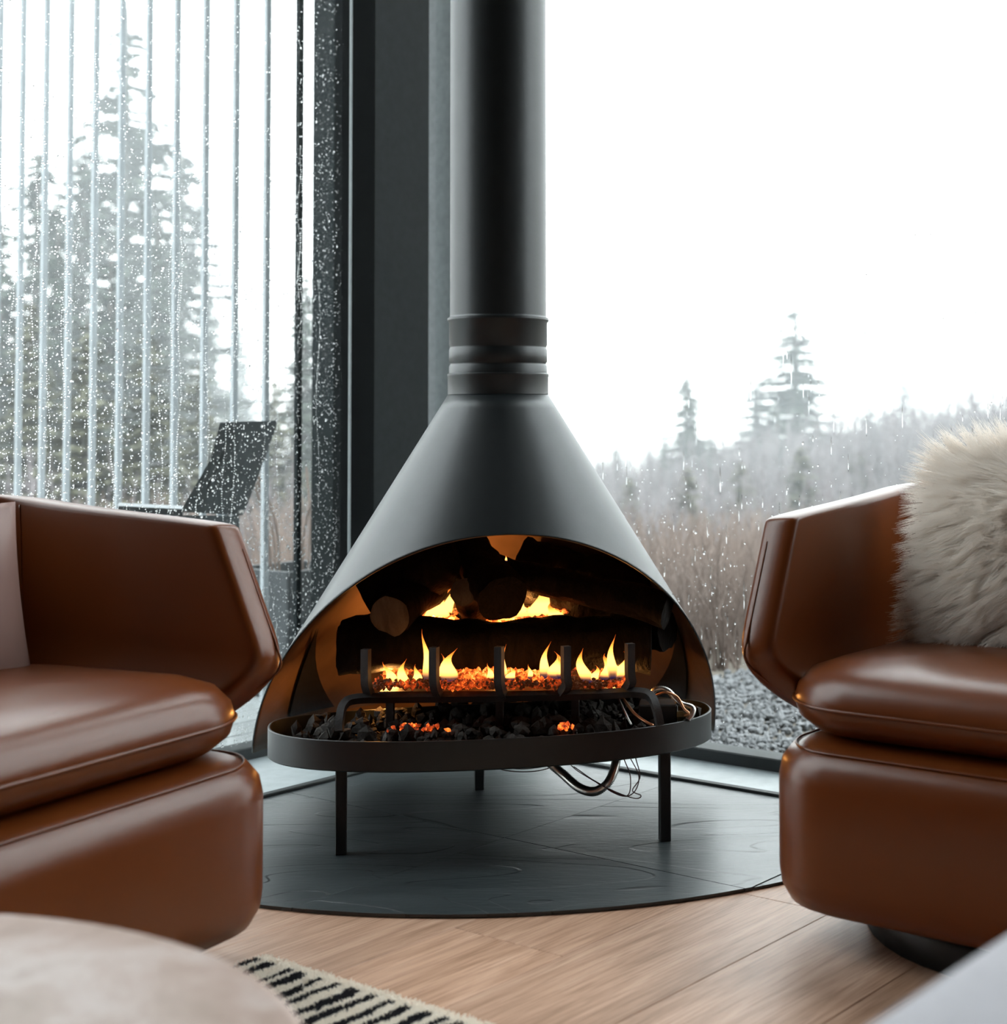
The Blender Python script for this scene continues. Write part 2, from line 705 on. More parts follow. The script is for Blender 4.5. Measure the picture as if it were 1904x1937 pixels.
struct(obj('ceiling', box_me('ceiling', (-.6, -.8, HT), (A1 + .2, B1 + .2, HT + .15), 0, RW), M['ceil']))
struct(obj('wall_back', box_me('wall_back', (A1, -.5, 0), (A1 + .15, B1 + .2, HT), 0, RW), M['wall_pale']))
struct(obj('wall_side', box_me('wall_side', (-.35, B1, 0), (A1, B1 + .15, HT), 0, RW), M['wall_pale']))
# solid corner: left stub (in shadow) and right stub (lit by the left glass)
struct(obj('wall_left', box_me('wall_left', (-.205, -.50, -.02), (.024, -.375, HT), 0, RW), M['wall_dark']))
# grey clad pier of the outside wall, seen through the near end of the right glass
struct(obj('wall_outside', box_me('wall_outside', (-.78, -1.0, -.12), (-.60, -.44, HT), .004, RW), M['panel']))
# walls going on past the ends of the glass
struct(obj('wall_north', box_me('wall_north', (2.465, -.50, -.02), (A1, -.355, HT), 0, RW), M['wall_pale']))
struct(obj('wall_east', box_me('wall_east', (-.33, 3.665, -.02), (-.205, B1, HT), 0, RW), M['wall_pale']))


def window(name, along, plane, s0, s1):
    """along 'a': the left glass (plane is b); along 'b': the right glass (plane is a). Frame, sill, glass are parts."""
    w = struct(empty(name))

    def f(s, d, z):               # s along the wall, d outwards from the glass
        return RW(s, plane - d, z) if along == 'a' else RW(plane - d, s, z)

    def part(nm, p0, p1, m, bev=.003):
        return obj(nm, box_me(nm, p0, p1, bev, f), m, w)
    part('bottom_rail', (s0, -.012, 0), (s1, .06, .036), M['frame'])
    part('top_rail', (s0, -.012, HT - .07), (s1, .06, HT), M['frame'])
    if along == 'a':
        part('jamb', (s0 - .092, -.010, 0), (s0, .06, HT), M['jamb'])
        part('gasket', (s0 - .001, -.016, .03), (s0 + .004, -.008, HT - .07), M['sill'], .001)
    part('jamb', (s1, -.010, 0), (s1 + .06, .06, HT), M['jamb'])
    part('glass_pane', (s0, .020, .03), (s1, .026, HT - .06), M['glass'], 0)
    return w, f


win1, f1 = window('window_1', 'a', GB, .116, 2.4)
win2, f2 = window('window_2', 'b', GA, -.372, 3.6)
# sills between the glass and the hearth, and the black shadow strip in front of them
obj('window_sill', box_me('window_sill', (.0, GB + .014, .0005), (2.4, -.012, .006), .002, RW), M['sill'], win1)
obj('window_sill', box_me('window_sill', (GA + .014, .002, .0005), (-.010, 3.6, .006), .002, RW), M['sill'], win2)
obj('window_sill', box_me('window_sill', (-.198, -.37, .0005), (-.002, .0, .006), .002, RW), M['sill'], win2)
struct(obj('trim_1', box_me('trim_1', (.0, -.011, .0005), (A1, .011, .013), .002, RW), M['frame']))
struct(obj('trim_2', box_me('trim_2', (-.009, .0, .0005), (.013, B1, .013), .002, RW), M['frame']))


# rain drops: thousands of small lenses of water on the outer face of each pane
def drops(name, f, parent, S_, Zz, R_, asp):
    n = len(S_)
    seg = 7
    ring = [(1.0, 0.0), (.80, .20), (.42, .32)]
    base = []
    for r, hgt in ring:
        for k in range(seg):
            a = 2 * math.pi * k / seg
            base.append((r * math.cos(a), r * math.sin(a), hgt))
    base.append((0, 0, .36))
    base.append((0, 0, 0.0))
    base = np.array(base)
    nb = len(base)
    fc = []
    for j in range(2):
        for k in range(seg):
            a, b_, c, d = j * seg + k, j * seg + (k + 1) % seg, (j + 1) * seg + (k + 1) % seg, (j + 1) * seg + k
            fc += [(a, b_, c), (a, c, d)]
    for k in range(seg):
        fc.append((2 * seg + k, 2 * seg + (k + 1) % seg, nb - 2))
        fc.append(((k + 1) % seg, k, nb - 1))
    fc = np.array(fc)
    jit = 1 + rng.normal(0, .10, (n, nb, 1))
    P = base[None] * jit
    s = S_[:, None] + P[:, :, 0] * R_[:, None]
    z = Zz[:, None] + P[:, :, 1] * (R_ * asp)[:, None]
    d = .0265 + np.maximum(P[:, :, 2], 0) * R_[:, None]
    o0 = np.array(f(0, 0, 0))
    es, ed, ez = (np.array(f(1, 0, 0)) - o0, np.array(f(0, 1, 0)) - o0, np.array((0, 0, 1.0)))
    co = o0 + s[..., None] * es + d[..., None] * ed + z[..., None] * ez
    co = co.reshape(-1, 3)
    F = (fc[None] + (np.arange(n) * nb)[:, None, None]).reshape(-1, 3)
    if np.linalg.det(np.array([es, ez, ed])) < 0:
        F = F[:, ::-1]
    me = bpy.data.meshes.new(name)
    me.vertices.add(len(co))
    me.vertices.foreach_set('co', co.astype(np.float32).ravel())
    me.loops.add(F.size)
    me.loops.foreach_set('vertex_index', F.astype(np.int32).ravel())
    me.polygons.add(len(F))
    me.polygons.foreach_set('loop_start', np.arange(0, F.size, 3, dtype=np.int32))
    me.polygons.foreach_set('loop_total', np.full(len(F), 3, dtype=np.int32))
    me.update(calc_edges=True)
    o = obj(name, me, M['water'], parent, True)
    o['kind'] = 'stuff'
    return o


# left pane: dense fine drops, thinner towards the top, some beaded runs
n1 = 30000
zz = .04 + 2.0 * rng.random(n1) ** 1.25
ss = .118 + 1.45 * rng.random(n1)
keep = rng.random(n1) < np.clip(1.25 - .42 * np.maximum(zz - .9, 0) / .6, .28, 1)
ss, zz = ss[keep], zz[keep]
rr = np.clip(rng.lognormal(math.log(.00140), .36, len(ss)), .0007, .0042)
s_l, z_l, r_l = [ss], [zz], [rr]
for k in range(70):
    s0 = .12 + 1.4 * rng.random()
    z0, ln = .3 + 1.5 * rng.random(), .15 + .5 * rng.random()
    m = int(ln / .006)
    tt = np.linspace(0, 1, m)
    s_l.append(s0 + .006 * np.sin(tt * 9 + k) + rng.normal(0, .0006, m))
    z_l.append(z0 - ln * tt)
    r_l.append(np.clip(rng.normal(.0016, .0005, m), .0006, .003))
s_l, z_l, r_l = map(np.concatenate, (s_l, z_l, r_l))
drops('raindrops', f1, win1, s_l, z_l, r_l, np.clip(rng.normal(1.15, .15, len(s_l)), .9, 1.8))
# right pane: fewer drops and long vertical runs of water
n2 = 5200
zz = .04 + 1.5 * rng.random(n2)
ss = -.02 + 1.75 * rng.random(n2)
keep = rng.random(n2) < np.clip(1.3 - zz * .75, .10, 1) * np.clip(1.15 - .55 * ss, .25, 1)
ss, zz = ss[keep], zz[keep]
rr = np.clip(rng.lognormal(math.log(.00125), .40, len(ss)), .0006, .004)
asp = np.clip(rng.normal(1.2, .2, len(ss)), .9, 2)
m = 380
s3 = .05 + 1.5 * rng.random(m)
z3 = .25 + .85 * rng.random(m)
r3 = np.clip(rng.normal(.0009, .00025, m), .0005, .0015)
a3 = np.clip(rng.lognormal(math.log(16), .6, m), 5, 60)
drops('raindrops', f2, win2, np.concatenate([ss, s3]), np.concatenate([zz, z3]), np.concatenate([rr, r3]), np.concatenate([asp, a3]))

# ------------------------------------------------------------------ hearth slab of slate tiles
hearth = empty('hearth', RW(.6, .6), 0, 'dark slate hearth slab with rounded front under the fireplace', 'hearth')
hearth_inv = Matrix.Translation(-RW(.6, .6))


def hearth_outline():
    """convex (a, b) outline of the slab: two straight sides along the trims and the arc"""
    aa = math.sqrt(HR ** 2 - (.012 - hcb) ** 2) + hca
    bb_ = math.sqrt(HR ** 2 - (.014 - hca) ** 2) + hcb
    t0, t1 = math.atan2(bb_ - hcb, .014 - hca), math.atan2(.012 - hcb, aa - hca)
    return [(.014, .012)] + [(hca + HR * math.cos(t0 + (t1 - t0) * k / 90), hcb + HR * math.sin(t0 + (t1 - t0) * k / 90)) for k in range(91)]


HEARTH_OL = hearth_outline()


def clip_tile(a0, a1, b0, b1):
    """the part of the slab's outline that falls in one tile's rectangle"""
    poly = HEARTH_OL
    for ax_, lim, sg in ((0, a0, 1), (0, a1, -1), (1, b0, 1), (1, b1, -1)):
        out_ = []
        for i in range(len(poly)):
            p, q = poly[i - 1], poly[i]
            dp, dq = sg * (p[ax_] - lim), sg * (q[ax_] - lim)
            if (dp < 0) != (dq < 0):
                t_ = dp / (dp - dq)
                out_.append((p[0] + (q[0] - p[0]) * t_, p[1] + (q[1] - p[1]) * t_))
            if dq >= 0:
                out_.append(q)
        poly = out_
        if not poly:
            return []
    res = []
    for p in poly:
        if not res or math.hypot(p[0] - res[-1][0], p[1] - res[-1][1]) > .0015:
            res.append(p)
    return res


acuts = [.014, .613, 1.226, 1.85]
bcuts = [.012, .09, .70, 1.31, 1.95]
for i in range(3):
    for j in range(4):
        g = .0012
        pl = clip_tile(acuts[i] + g, acuts[i + 1] - g, bcuts[j] + g, bcuts[j + 1] - g)
        if len(pl) < 3:
            continue
        bm = bmesh.new()
        lo = [bm.verts.new(RW(p[0], p[1], .0005)) for p in pl]
        hi = [bm.verts.new(RW(p[0], p[1], .006 + .0006 * ((i * 3 + j) % 3))) for p in pl]
        n = len(pl)
        for k in range(n):
            bm.faces.new((lo[k], lo[(k + 1) % n], hi[(k + 1) % n], hi[k]))
        bm.faces.new(hi)
        bm.faces.new(lo[::-1])
        bm.transform(hearth_inv)
        obj('slate_tile', from_bm('slate_tile', bm), M['slate'], hearth)

# ================================================================== FIREPLACE
fp = empty('fireplace', AX, YAW, 'charcoal cone shaped freestanding fireplace with flue pipe in the glazed corner', 'fireplace')
ZT = .928                       # top of the cone
RT = .1065
SL = .6195
ZB = .13
CUT_Y, CUT_K, CUT_Z = -.2767, 1.083, .645     # the front opening is a slanted plane cut: y = CUT_Y + CUT_K (CUT_Z - z)


def fl(x, y, z):                # local frame of the fireplace: -y faces the room
    return Vector((x, y, z))


def cone_r(z):
    return RT + SL * (ZT - z)


# hood: rows of the cone, each row open towards the front where the slanted plane cuts it
def cut_c(z):                   # cosine of the half angle of the opening at height z
    return -(CUT_Y + CUT_K * (CUT_Z - z)) / cone_r(z)


rows = []
lo_, hi_ = .5, .8
for _ in range(60):
    md = (lo_ + hi_) / 2
    if cut_c(md) < 1:
        lo_ = md
    else:
        hi_ = md
ap = lo_
for k in range(10):
    rows.append((ZT + (ap + .002 - ZT) * k / 9, 0.0))
phimax = math.acos(max(-1, cut_c(ZB)))
for k in range(60):
    ph = phimax * k / 59
    l2, h2 = ZB, ap
    for _ in range(50):
        md = (l2 + h2) / 2
        if math.acos(max(-1, min(1, cut_c(md)))) > ph:
            l2 = md
        else:
            h2 = md
    rows.append((h2 if k else ap, ph))
NC = 128
vs, fs = [], []
for z, ph in rows:
    r = cone_r(z)
    for k in range(NC + 1):
        a = -math.pi / 2 + ph + (2 * math.pi - 2 * ph) * k / NC
        vs.append((r * math.cos(a), r * math.sin(a), z))
for j in range(len(rows) - 1):
    for k in range(NC):
        a = j * (NC + 1) + k
        fs.append((a, a + 1, a + NC + 2, a + NC + 1))
me = mesh('hood', vs, fs)
bm = bmesh.new()
bm.from_mesh(me)
bmesh.ops.remove_doubles(bm, verts=bm.verts, dist=1e-5)
me = from_bm('hood', bm)
hood = obj('hood', me, M['steel'], fp, True)
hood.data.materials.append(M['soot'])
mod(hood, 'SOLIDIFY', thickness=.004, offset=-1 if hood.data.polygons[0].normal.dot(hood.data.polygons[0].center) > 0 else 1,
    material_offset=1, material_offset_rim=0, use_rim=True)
# collar with pressed rings, and the flue
px = 3.31 / 2900


def zc(y):
    return .882 + (785 - y) * px


prof = [(.092, zc(747)), (.1075, zc(745)), (.1075, zc(713)), (.1085, zc(711)), (.1085, zc(707)), (.1050, zc(705)), (.1050, zc(692)), (.1030, zc(690)),
        (.1022, zc(688)), (.1030, zc(686)), (.1050, zc(684)), (.1050, zc(661)), (.1032, zc(658)), (.1032, zc(655)), (.1050, zc(652)), (.1050, zc(610)),
        (.1080, zc(607)), (.1085, zc(604)), (.1078, zc(601)), (.1035, zc(599)), (.1030, zc(597)), (.095, zc(596.5))]
col = obj('collar', lathe_me('collar', prof, 96), M['steel'], fp, True)
mod(col, 'EDGE_SPLIT', split_angle=math.radians(50))
obj('flue_pipe', lathe_me('flue_pipe', [(.1030, zc(598)), (.1030, HT - .004)], 96), M['steel'], fp, True)
obj('ceiling_plate', lathe_me('ceiling_plate', [(.103, HT - .03), (.16, HT - .026), (.165, HT - .002)], 64), M['steel'], fp, True)

# pan: shallow oval tray in front of and below the opening
out = []
NP_ = 140
for k in range(NP_):
    a = 2 * math.pi * k / NP_
    c, s_ = math.cos(a), math.sin(a)
    e = 2 / 2.2 if s_ < 0 else 2 / 3.0
    x = -.010 + .460 * math.copysign(abs(c) ** e, c)
    y = -.055 + (.240 if s_ < 0 else .14) * math.copysign(abs(s_) ** e, s_)
    out.append((x, y))
ol = []
for k in range(NP_):
    p, q = out[k - 1], out[(k + 1) % NP_]
    tx, ty = q[0] - p[0], q[1] - p[1]
    d = math.hypot(tx, ty)
    ol.append((out[k][0], out[k][1], ty / d, -tx / d))
PT, PB = .252, .192
pan = obj('pan', stack_me('pan', ol, [(.004, PB), (0, PB + .003), (0, PT - .001), (.001, PT), (.004, PT), (.005, PT - .001), (.006, PB + .008)], True, True), M['steel'], fp, True)
mod(pan, 'EDGE_SPLIT', split_angle=math.radians(40))
# round plate closing the hood behind the pan
bp = [(.44, .02)] + [(.53 * math.cos(math.radians(t_)), .53 * math.sin(math.radians(t_))) for t_ in range(26, 155, 4)] + [(-.44, .02)]
nb_ = len(bp)
obj('base_plate', mesh('base_plate', [(x, y, PB - .006) for x, y in bp] + [(x, y, PB) for x, y in bp],
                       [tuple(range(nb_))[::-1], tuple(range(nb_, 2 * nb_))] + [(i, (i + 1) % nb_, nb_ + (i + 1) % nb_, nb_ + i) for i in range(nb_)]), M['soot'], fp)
# legs
inv = (Matrix.Translation(AX) @ Matrix.Rotation(YAW, 4, 'Z')).inverted()


def to_fp(p):
    return inv @ Vector(p)


for p in ((-.7525, 3.1108), (-.1069, 3.1924), (-.5565, 3.6357)):
    q = to_fp((p[0], p[1], 0))
    obj('leg', box_me('leg', (q.x - .0115, q.y - .0115, .0067), (q.x + .0115, q.y + .0115, PB + .004), .0015), M['black'], fp)


# camera-measured helper for the small things inside: fireplace-frame point from room x, depth, height
def P(px_, py_, d):
    """point at image column/row of the reference and depth d (m)"""
    cx, cyy, cz = (px_ - 1350) / 2900, 1.0, -(py_ - 663.66) / 2900
    x = cx + .0057 * cz
    y = .0002 * cx + .9991 * cyy - .0414 * cz
    z = -.0057 * cx + .0414 * cyy + .9991 * cz
    return Vector((x * d / y, d, .882 + z * d / y))


# dark plates stand in for firelight shadows on the hood's inner wall
def make_shadow_plate(px_top, px_a, px_b, n=8):
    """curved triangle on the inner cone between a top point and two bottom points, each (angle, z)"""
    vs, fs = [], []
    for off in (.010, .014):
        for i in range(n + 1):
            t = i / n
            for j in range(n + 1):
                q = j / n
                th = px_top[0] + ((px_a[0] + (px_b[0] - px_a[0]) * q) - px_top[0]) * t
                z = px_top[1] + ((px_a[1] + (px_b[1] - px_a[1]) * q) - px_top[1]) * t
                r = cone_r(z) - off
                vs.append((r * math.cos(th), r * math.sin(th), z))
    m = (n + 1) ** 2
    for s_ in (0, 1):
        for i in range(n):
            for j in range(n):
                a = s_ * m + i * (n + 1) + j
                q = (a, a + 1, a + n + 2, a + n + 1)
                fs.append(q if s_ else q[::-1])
    return obj('shadow_plate', mesh('shadow_plate', vs, fs), M['black'], fp)


make_shadow_plate((2.774, .420), (2.545, .200), (2.283, .200))
make_shadow_plate((.194, .430), (.779, .200), (.560, .200))
# hose and wires hanging under the pan
hp = [to_fp(P(*p)) for p in ((1035, 1440, 3.16), (1062, 1462, 3.15), (1095, 1490, 3.12), (1125, 1497, 3.1), (1150, 1480, 3.1), (1163, 1450, 3.12), (1165, 1425, 3.14))]
hs = spline(hp, 22)
obj('gas_hose', tube_me('gas_hose', hs, .009, 10, radii=[.0098 if i % 2 else .0078 for i in range(len(hs))]), M['chrome'], fp, True)
for pts in (((920, 1446, 3.2), (960, 1458, 3.2), (1010, 1459, 3.2), (1050, 1450, 3.2)),
            ((930, 1444, 3.25), (975, 1454, 3.25), (1015, 1452, 3.25), (1060, 1444, 3.25)),
            ((1180, 1436, 3.1), (1192, 1470, 3.1), (1186, 1505, 3.08), (1150, 1492, 3.08), (1098, 1462, 3.1), (1080, 1448, 3.12)),
            ((1192, 1434, 3.1), (1208, 1468, 3.1), (1200, 1497, 3.08), (1178, 1506, 3.08), (1140, 1488, 3.1), (1085, 1450, 3.14)),
            ((1202, 1434, 3.12), (1210, 1470, 3.12), (1196, 1495, 3.1), (1212, 1505, 3.08), (1200, 1510, 3.08), (1160, 1496, 3.1), (1108, 1468, 3.14))):
    obj('wire', tube_me('wire', spline([to_fp(P(*p)) for p in pts], 12), .0011, 6), M['wire'], fp, True)


# ------------------------------------------------------------------ grate
grate = empty('fire_grate', AX + Vector((0, 0, .25)), 0, 'black iron grate with five upright prongs in the fireplace', 'grate')
ginv = Matrix.Translation(-(AX + Vector((0, 0, .25))))


DD = .16                        # the fire stands this much behind the pan's front lip


def PD(px_, py_, d):
    return P(px_, py_, d + DD)


def G_(px_, py_, d):
    return ginv @ PD(px_, py_, d)


bar = spline([G_(642, 1384, 2.93), G_(643, 1362, 2.94), G_(650, 1334, 2.96), G_(675, 1322, 2.98), G_(760, 1320, 3.0), G_(945, 1318, 3.0),
              G_(1130, 1313, 3.0), G_(1205, 1310, 2.98), G_(1230, 1318, 2.97), G_(1241, 1340, 2.95), G_(1248, 1372, 2.94)], 8)
obj('front_bar', tube_me('front_bar', bar, .0105, 4, square=True), M['iron'], grate)
for px_, yb, yt in ((692, 1316, 1228), (821, 1315, 1224), (944, 1316, 1223), (1070, 1311, 1222), (1191, 1305, 1217)):
    pr = spline([G_(px_ + 8 * (1 if px_ < 950 else -1), yb, 3.0), G_(px_ + 2, yb - 16, 2.985), G_(px_, yb - 34, 2.98), G_(px_, yt, 2.98)], 6)
    obj('prong', tube_me('prong', pr, .0115, 4, square=True), M['iron'], grate)
    back = [G_(px_ + 6 * (1 if px_ < 950 else -1), yb, 3.0), G_(px_ + 4, yb - 22, 3.3)]
    obj('cross_bar', tube_me('cross_bar', back, .009, 4, square=True), M['iron'], grate)
for px_, y0, y1 in ((738, 1325, 1372), (945, 1325, 1378), (1088, 1322, 1366)):
    obj('leg', tube_me('leg', [G_(px_, y0, 3.05), G_(px_, y1 + 2, 3.06)], .011, 4, square=True), M['iron'], grate)
# burner tray under the embers
q0, q1 = G_(715, 1303, 3.03), G_(1185, 1299, 3.03)
obj('burner_tray', box_me('burner_tray', (q0.x, q0.y + .0, q0.z - .018), (q1.x, q0.y + .28, q0.z - .006), .002), M['iron'], grate)


# gas valve with its tubes on the right of the pan
gv0 = PD(1258, 1352, 3.06)
valve = empty('gas_valve', gv0, 0, 'black gas valve box with brass fitting and looped flex tubes at right of pan', 'valve')
vinv = Matrix.Translation(-gv0)
obj('valve_box', box_me('valve_box', (-.055, -.02, -.032), (.025, .05, .024), .003), M['black'], valve)
c0 = vinv @ PD(1291, 1354, 3.04)
obj('brass_fitting', tube_me('brass_fitting', [c0 + Vector((-.012, 0, 0)), c0 + Vector((.002, 0, 0)), c0 + Vector((.002, 0, 0)), c0 + Vector((.016, 0, 0))], .01, 6, radii=[.011, .011, .007, .007]), M['brass'], valve)
for pts, m, r in ((((1226, 1322, 3.08), (1240, 1304, 3.08), (1262, 1306, 3.08), (1286, 1330, 3.06), (1308, 1338, 3.05), (1310, 1348, 3.04), (1300, 1362, 3.03)), 'chrome', .0058),
                  (((1238, 1316, 3.06), (1258, 1310, 3.05), (1280, 1318, 3.05), (1293, 1340, 3.04), (1302, 1349, 3.03), (1294, 1354, 3.03)), 'copper', .0028),
                  (((1170, 1322, 3.06), (1184, 1352, 3.02), (1194, 1371, 3.0)), 'chrome', .0024),
                  (((1180, 1324, 3.07), (1200, 1350, 3.03), (1222, 1366, 3.0), (1234, 1372, 2.98)), 'copper', .0034)):
    sp_ = spline([vinv @ PD(*p) for p in pts], 14)
    rd = [r * (1.12 if (i % 2 and m == 'chrome' and r > .004) else .92) for i in range(len(sp_))]
    obj('gas_tube', tube_me('gas_tube', sp_, r, 8, radii=rd), M[m], valve, True)


# ------------------------------------------------------------------ logs
def make_log(label, p0, p1, r0, r1, end_front=False, seed=0, amp=.12):
    p0, p1 = Vector(p0), Vector(p1)
    mid = (p0 + p1) / 2
    ax = (p1 - p0)
    L = ax.length
    ax.normalize()
    up = Vector((0, 0, 1)) if abs(ax.z) < .8 else Vector((1, 0, 0))
    s_ = ax.cross(up).normalized()
    t_ = s_.cross(ax)
    nr, ns = 26, 22
    vs, fs = [], []
    for i in range(nr):
        t = i / (nr - 1)
        c = p0 + (p1 - p0) * t - mid
        r = r0 + (r1 - r0) * t
        for k in range(ns):
            a = 2 * math.pi * k / ns
            d = Vector((math.cos(a) * 1.7, math.sin(a) * 1.7, t * L * 16 + seed * 7.3))
            rr_ = r * (1 + amp * 1.5 * noise.noise(d) + amp * .8 * noise.noise(d * 3.1))
            vs.append(c + (s_ * math.cos(a) + t_ * math.sin(a)) * rr_ + t_ * .012 * noise.noise(Vector((t * 3, seed, 0))))
    for i in range(nr - 1):
        for k in range(ns):
            fs.append((i * ns + k, i * ns + (k + 1) % ns, (i + 1) * ns + (k + 1) % ns, (i + 1) * ns + k))
    root = empty('firewood_log', mid, 0, label, 'log', 'logs on the fire grate')
    obj('bark', mesh('bark', vs, fs), M['bark'], root, True)
    for e, (i, sg) in enumerate(((0, -1), (nr - 1, 1))):
        ring = [vs[i * ns + k] * 1.0 for k in range(ns)]
        c = sum(ring, Vector()) / ns
        ev = ring + [c + (p - c) * .55 + ax * sg * .002 for p in ring] + [c + ax * sg * .003]
        ef = []
        for k in range(ns):
            ef.append((k, (k + 1) % ns, ns + (k + 1) % ns, ns + k))
            ef.append((ns + k, ns + (k + 1) % ns, 2 * ns))
        obj('cut_end', mesh('cut_end', ev, ef), M['endgrain'] if end_front and e == 0 else M['bark'], root)
    return root


make_log('thick black log lying lengthwise at the front above the embers', PD(645, 1222, 3.16), PD(1230, 1222, 3.2), .062, .060, False, 1)
make_log('log with tan cut end facing out, left end of the pile', PD(737, 1166, 3.10), PD(820, 1095, 3.34), .043, .05, True, 2, .06)
make_log('dark log leaning steeply up to the left behind the tan cut end', PD(700, 1140, 3.24), PD(865, 1040, 3.26), .062, .068, False, 3)
make_log('short forked black log sloping down between the two bright gaps', PD(872, 1010, 3.36), PD(950, 1132, 3.1), .040, .052, False, 4)
make_log('stub of log with grey cut face right of the left bright gap', PD(878, 1120, 3.14), PD(905, 1160, 3.32), .030, .036, True, 5, .06)
make_log('long charred log sloping down right, edge lit by the right gap', PD(940, 1074, 3.24), PD(1262, 1156, 3.14), .028, .040, False, 6)
make_log('thick black log across the upper right of the pile', PD(990, 1078, 3.42), PD(1225, 1135, 3.34), .072, .070, False, 8)
make_log('black log low at right rear filling the pile under the sloping one', PD(1095, 1185, 3.34), PD(1262, 1192, 3.24), .055, .045, False, 9)
make_log('black log lengthwise at the rear behind the lower front one', PD(720, 1215, 3.33), PD(1180, 1215, 3.33), .062, .062, False, 10)

# ------------------------------------------------------------------ fire
fire = empty('gas_fire', AX + Vector((0, 0, .3)), 0, 'row of yellow and orange flames on the burner among the logs', 'fire')
finv = Matrix.Translation(-(AX + Vector((0, 0, .3))))


def flame(px_, yb, yt, w, d, lean=0.0, flat=.5, seed=0):
    """tongue from row yb to row yt, w pixels wide at its belly"""
    nr, ns = 14, 12
    d += DD
    b_, t_ = P(px_, yb, d), P(px_ + lean, yt, d)
    s = d / 2900
    vs, fs = [], []
    for i in range(nr):
        t = i / (nr - 1)
        wd = w * s * .5 * (math.sin(math.pi * min(1, (t + .06) ** .62)) * (1 - .55 * t) + .02)
        wob = w * s * .32 * math.sin(t * 5.2 + seed * 2.1) * t
        c = b_ + (t_ - b_) * t + Vector((wob, 0, 0))
        for k in range(ns):
            a = 2 * math.pi * k / ns
            vs.append(finv @ (c + Vector((math.cos(a) * wd, math.sin(a) * wd * flat, 0))))
    for i in range(nr - 1):
        for k in range(ns):
            fs.append((i * ns + k, i * ns + (k + 1) % ns, (i + 1) * ns + (k + 1) % ns, (i + 1) * ns + k))
    fs.append(tuple((nr - 1) * ns + k for k in range(ns)))
    return obj('flame', mesh('flame', vs, fs), M['flame'], fire, True)


FL = [(741, 1296, 1252, 26, 3.03, -10), (764, 1300, 1246, 26, 3.02, -2), (755, 1296, 1262, 22, 3.05, 6), (808, 1292, 1190, 22, 3.05, -4),
      (848, 1290, 1226, 40, 3.03, 6), (838, 1292, 1236, 24, 3.05, -4), (926, 1288, 1254, 16, 3.03, 0), (953, 1288, 1218, 16, 3.05, 0), (966, 1286, 1262, 22, 3.03, 0),
      (1002, 1284, 1256, 12, 3.03, 0), (1028, 1284, 1213, 22, 3.05, 8), (1052, 1284, 1232, 36, 3.05, -4), (1062, 1282, 1240, 26, 3.04, 2),
      (1112, 1292, 1226, 30, 3.03, -18), (1122, 1290, 1258, 24, 3.03, 4), (1150, 1286, 1236, 46, 3.04, 6), (1158, 1284, 1200, 22, 3.03, 0),
      (1174, 1286, 1232, 34, 3.05, 6), (784, 1298, 1256, 24, 3.04, 8)]
for i, a in enumerate(FL):
    flame(*a, seed=i)
# taller flames behind the front log, seen through the gaps
for i, a in enumerate([(826, 1182, 1108, 52, 3.30, 16), (838, 1182, 1090, 30, 3.33, 20), (812, 1182, 1130, 44, 3.30, 10), (975, 1182, 1092, 60, 3.30, 0), (968, 1182, 1064, 18, 3.30, 0),
                       (955, 1182, 1130, 60, 3.30, 10), (988, 1182, 1112, 26, 3.30, 0), (1022, 1182, 1100, 54, 3.32, -8), (1046, 1182, 1140, 46, 3.31, 6), (950, 1090, 1068, 8, 3.2, -2), (958, 1062, 1050, 5, 3.2, -3)]):
    flame(*a, seed=i + 40)


# embers and lava rock: heaps nobody could count
def heap(name, pts, r0, r1, mat, label, cat):
    ico = bmesh.new()
    bmesh.ops.create_icosphere(ico, subdivisions=1, radius=1)
    V0 = np.array([v.co[:] for v in ico.verts])
    F0 = np.array([[v.index for v in f.verts] for f in ico.faces])
    ico.free()
    n = len(pts)
    sc = rng.uniform(r0, r1, (n, 1, 1)) * rng.uniform(.6, 1.3, (n, 1, 3))
    j = V0[None] * (1 + rng.normal(0, .18, (n, len(V0), 1)))
    co = (j * sc + np.array(pts)[:, None]).reshape(-1, 3)
    F = (F0[None] + (np.arange(n) * len(V0))[:, None, None]).reshape(-1, 3)
    o = obj(name, mesh(name, co.tolist(), F.tolist()), mat)
    return tag(o, label, cat, None, 'stuff')


pts = []
for k in range(1900):
    x = random.uniform(712, 1188)
    d = random.uniform(3.0, 3.13)
    p = PD(x, 1296 - 4 * random.random(), 3.03)
    pts.append((p.x, d + DD, p.z + random.uniform(-.006, .008) + (d - 3.0) * .06))
heap('embers', pts, .003, .0062, M['ember'], 'glowing orange ember chips heaped along the burner tray', 'embers')
pts = []
for k in range(380):
    x = random.choice((random.uniform(800, 862), random.uniform(925, 1066)))
    d = random.uniform(3.24, 3.38)
    p = PD(x, 1172, 3.3)
    pts.append((p.x, d + DD, p.z + (d - 3.3) * .12 + random.uniform(-.004, .006)))
heap('hot_embers', pts, .005, .010, M['ember_hot'], 'white hot embers seen in the gaps between the logs', 'embers')
pts = []
for k in range(1100):
    a, q = random.uniform(0, 2 * math.pi), math.sqrt(random.random())
    x, y = .42 * q * math.cos(a), -.055 + .20 * q * math.sin(a)
    c, s_ = math.cos(YAW), math.sin(YAW)
    pts.append((AX.x + x * c - y * s_, AX.y + x * s_ + y * c, PB + .010 + .050 * random.random() ** 1.6))
heap('lava_rocks', pts, .008, .018, M['lava'], 'dark crumbled lava rock bed covering the fireplace pan', 'lava rock')
pts = []
for k in range(46):
    x = random.choice((random.gauss(765, 14), random.gauss(1070, 6), random.gauss(800, 20)))
    p = P(x, 1379, 3.10)
    pts.append((p.x, random.uniform(3.08, 3.12), p.z + random.uniform(0, .008)))
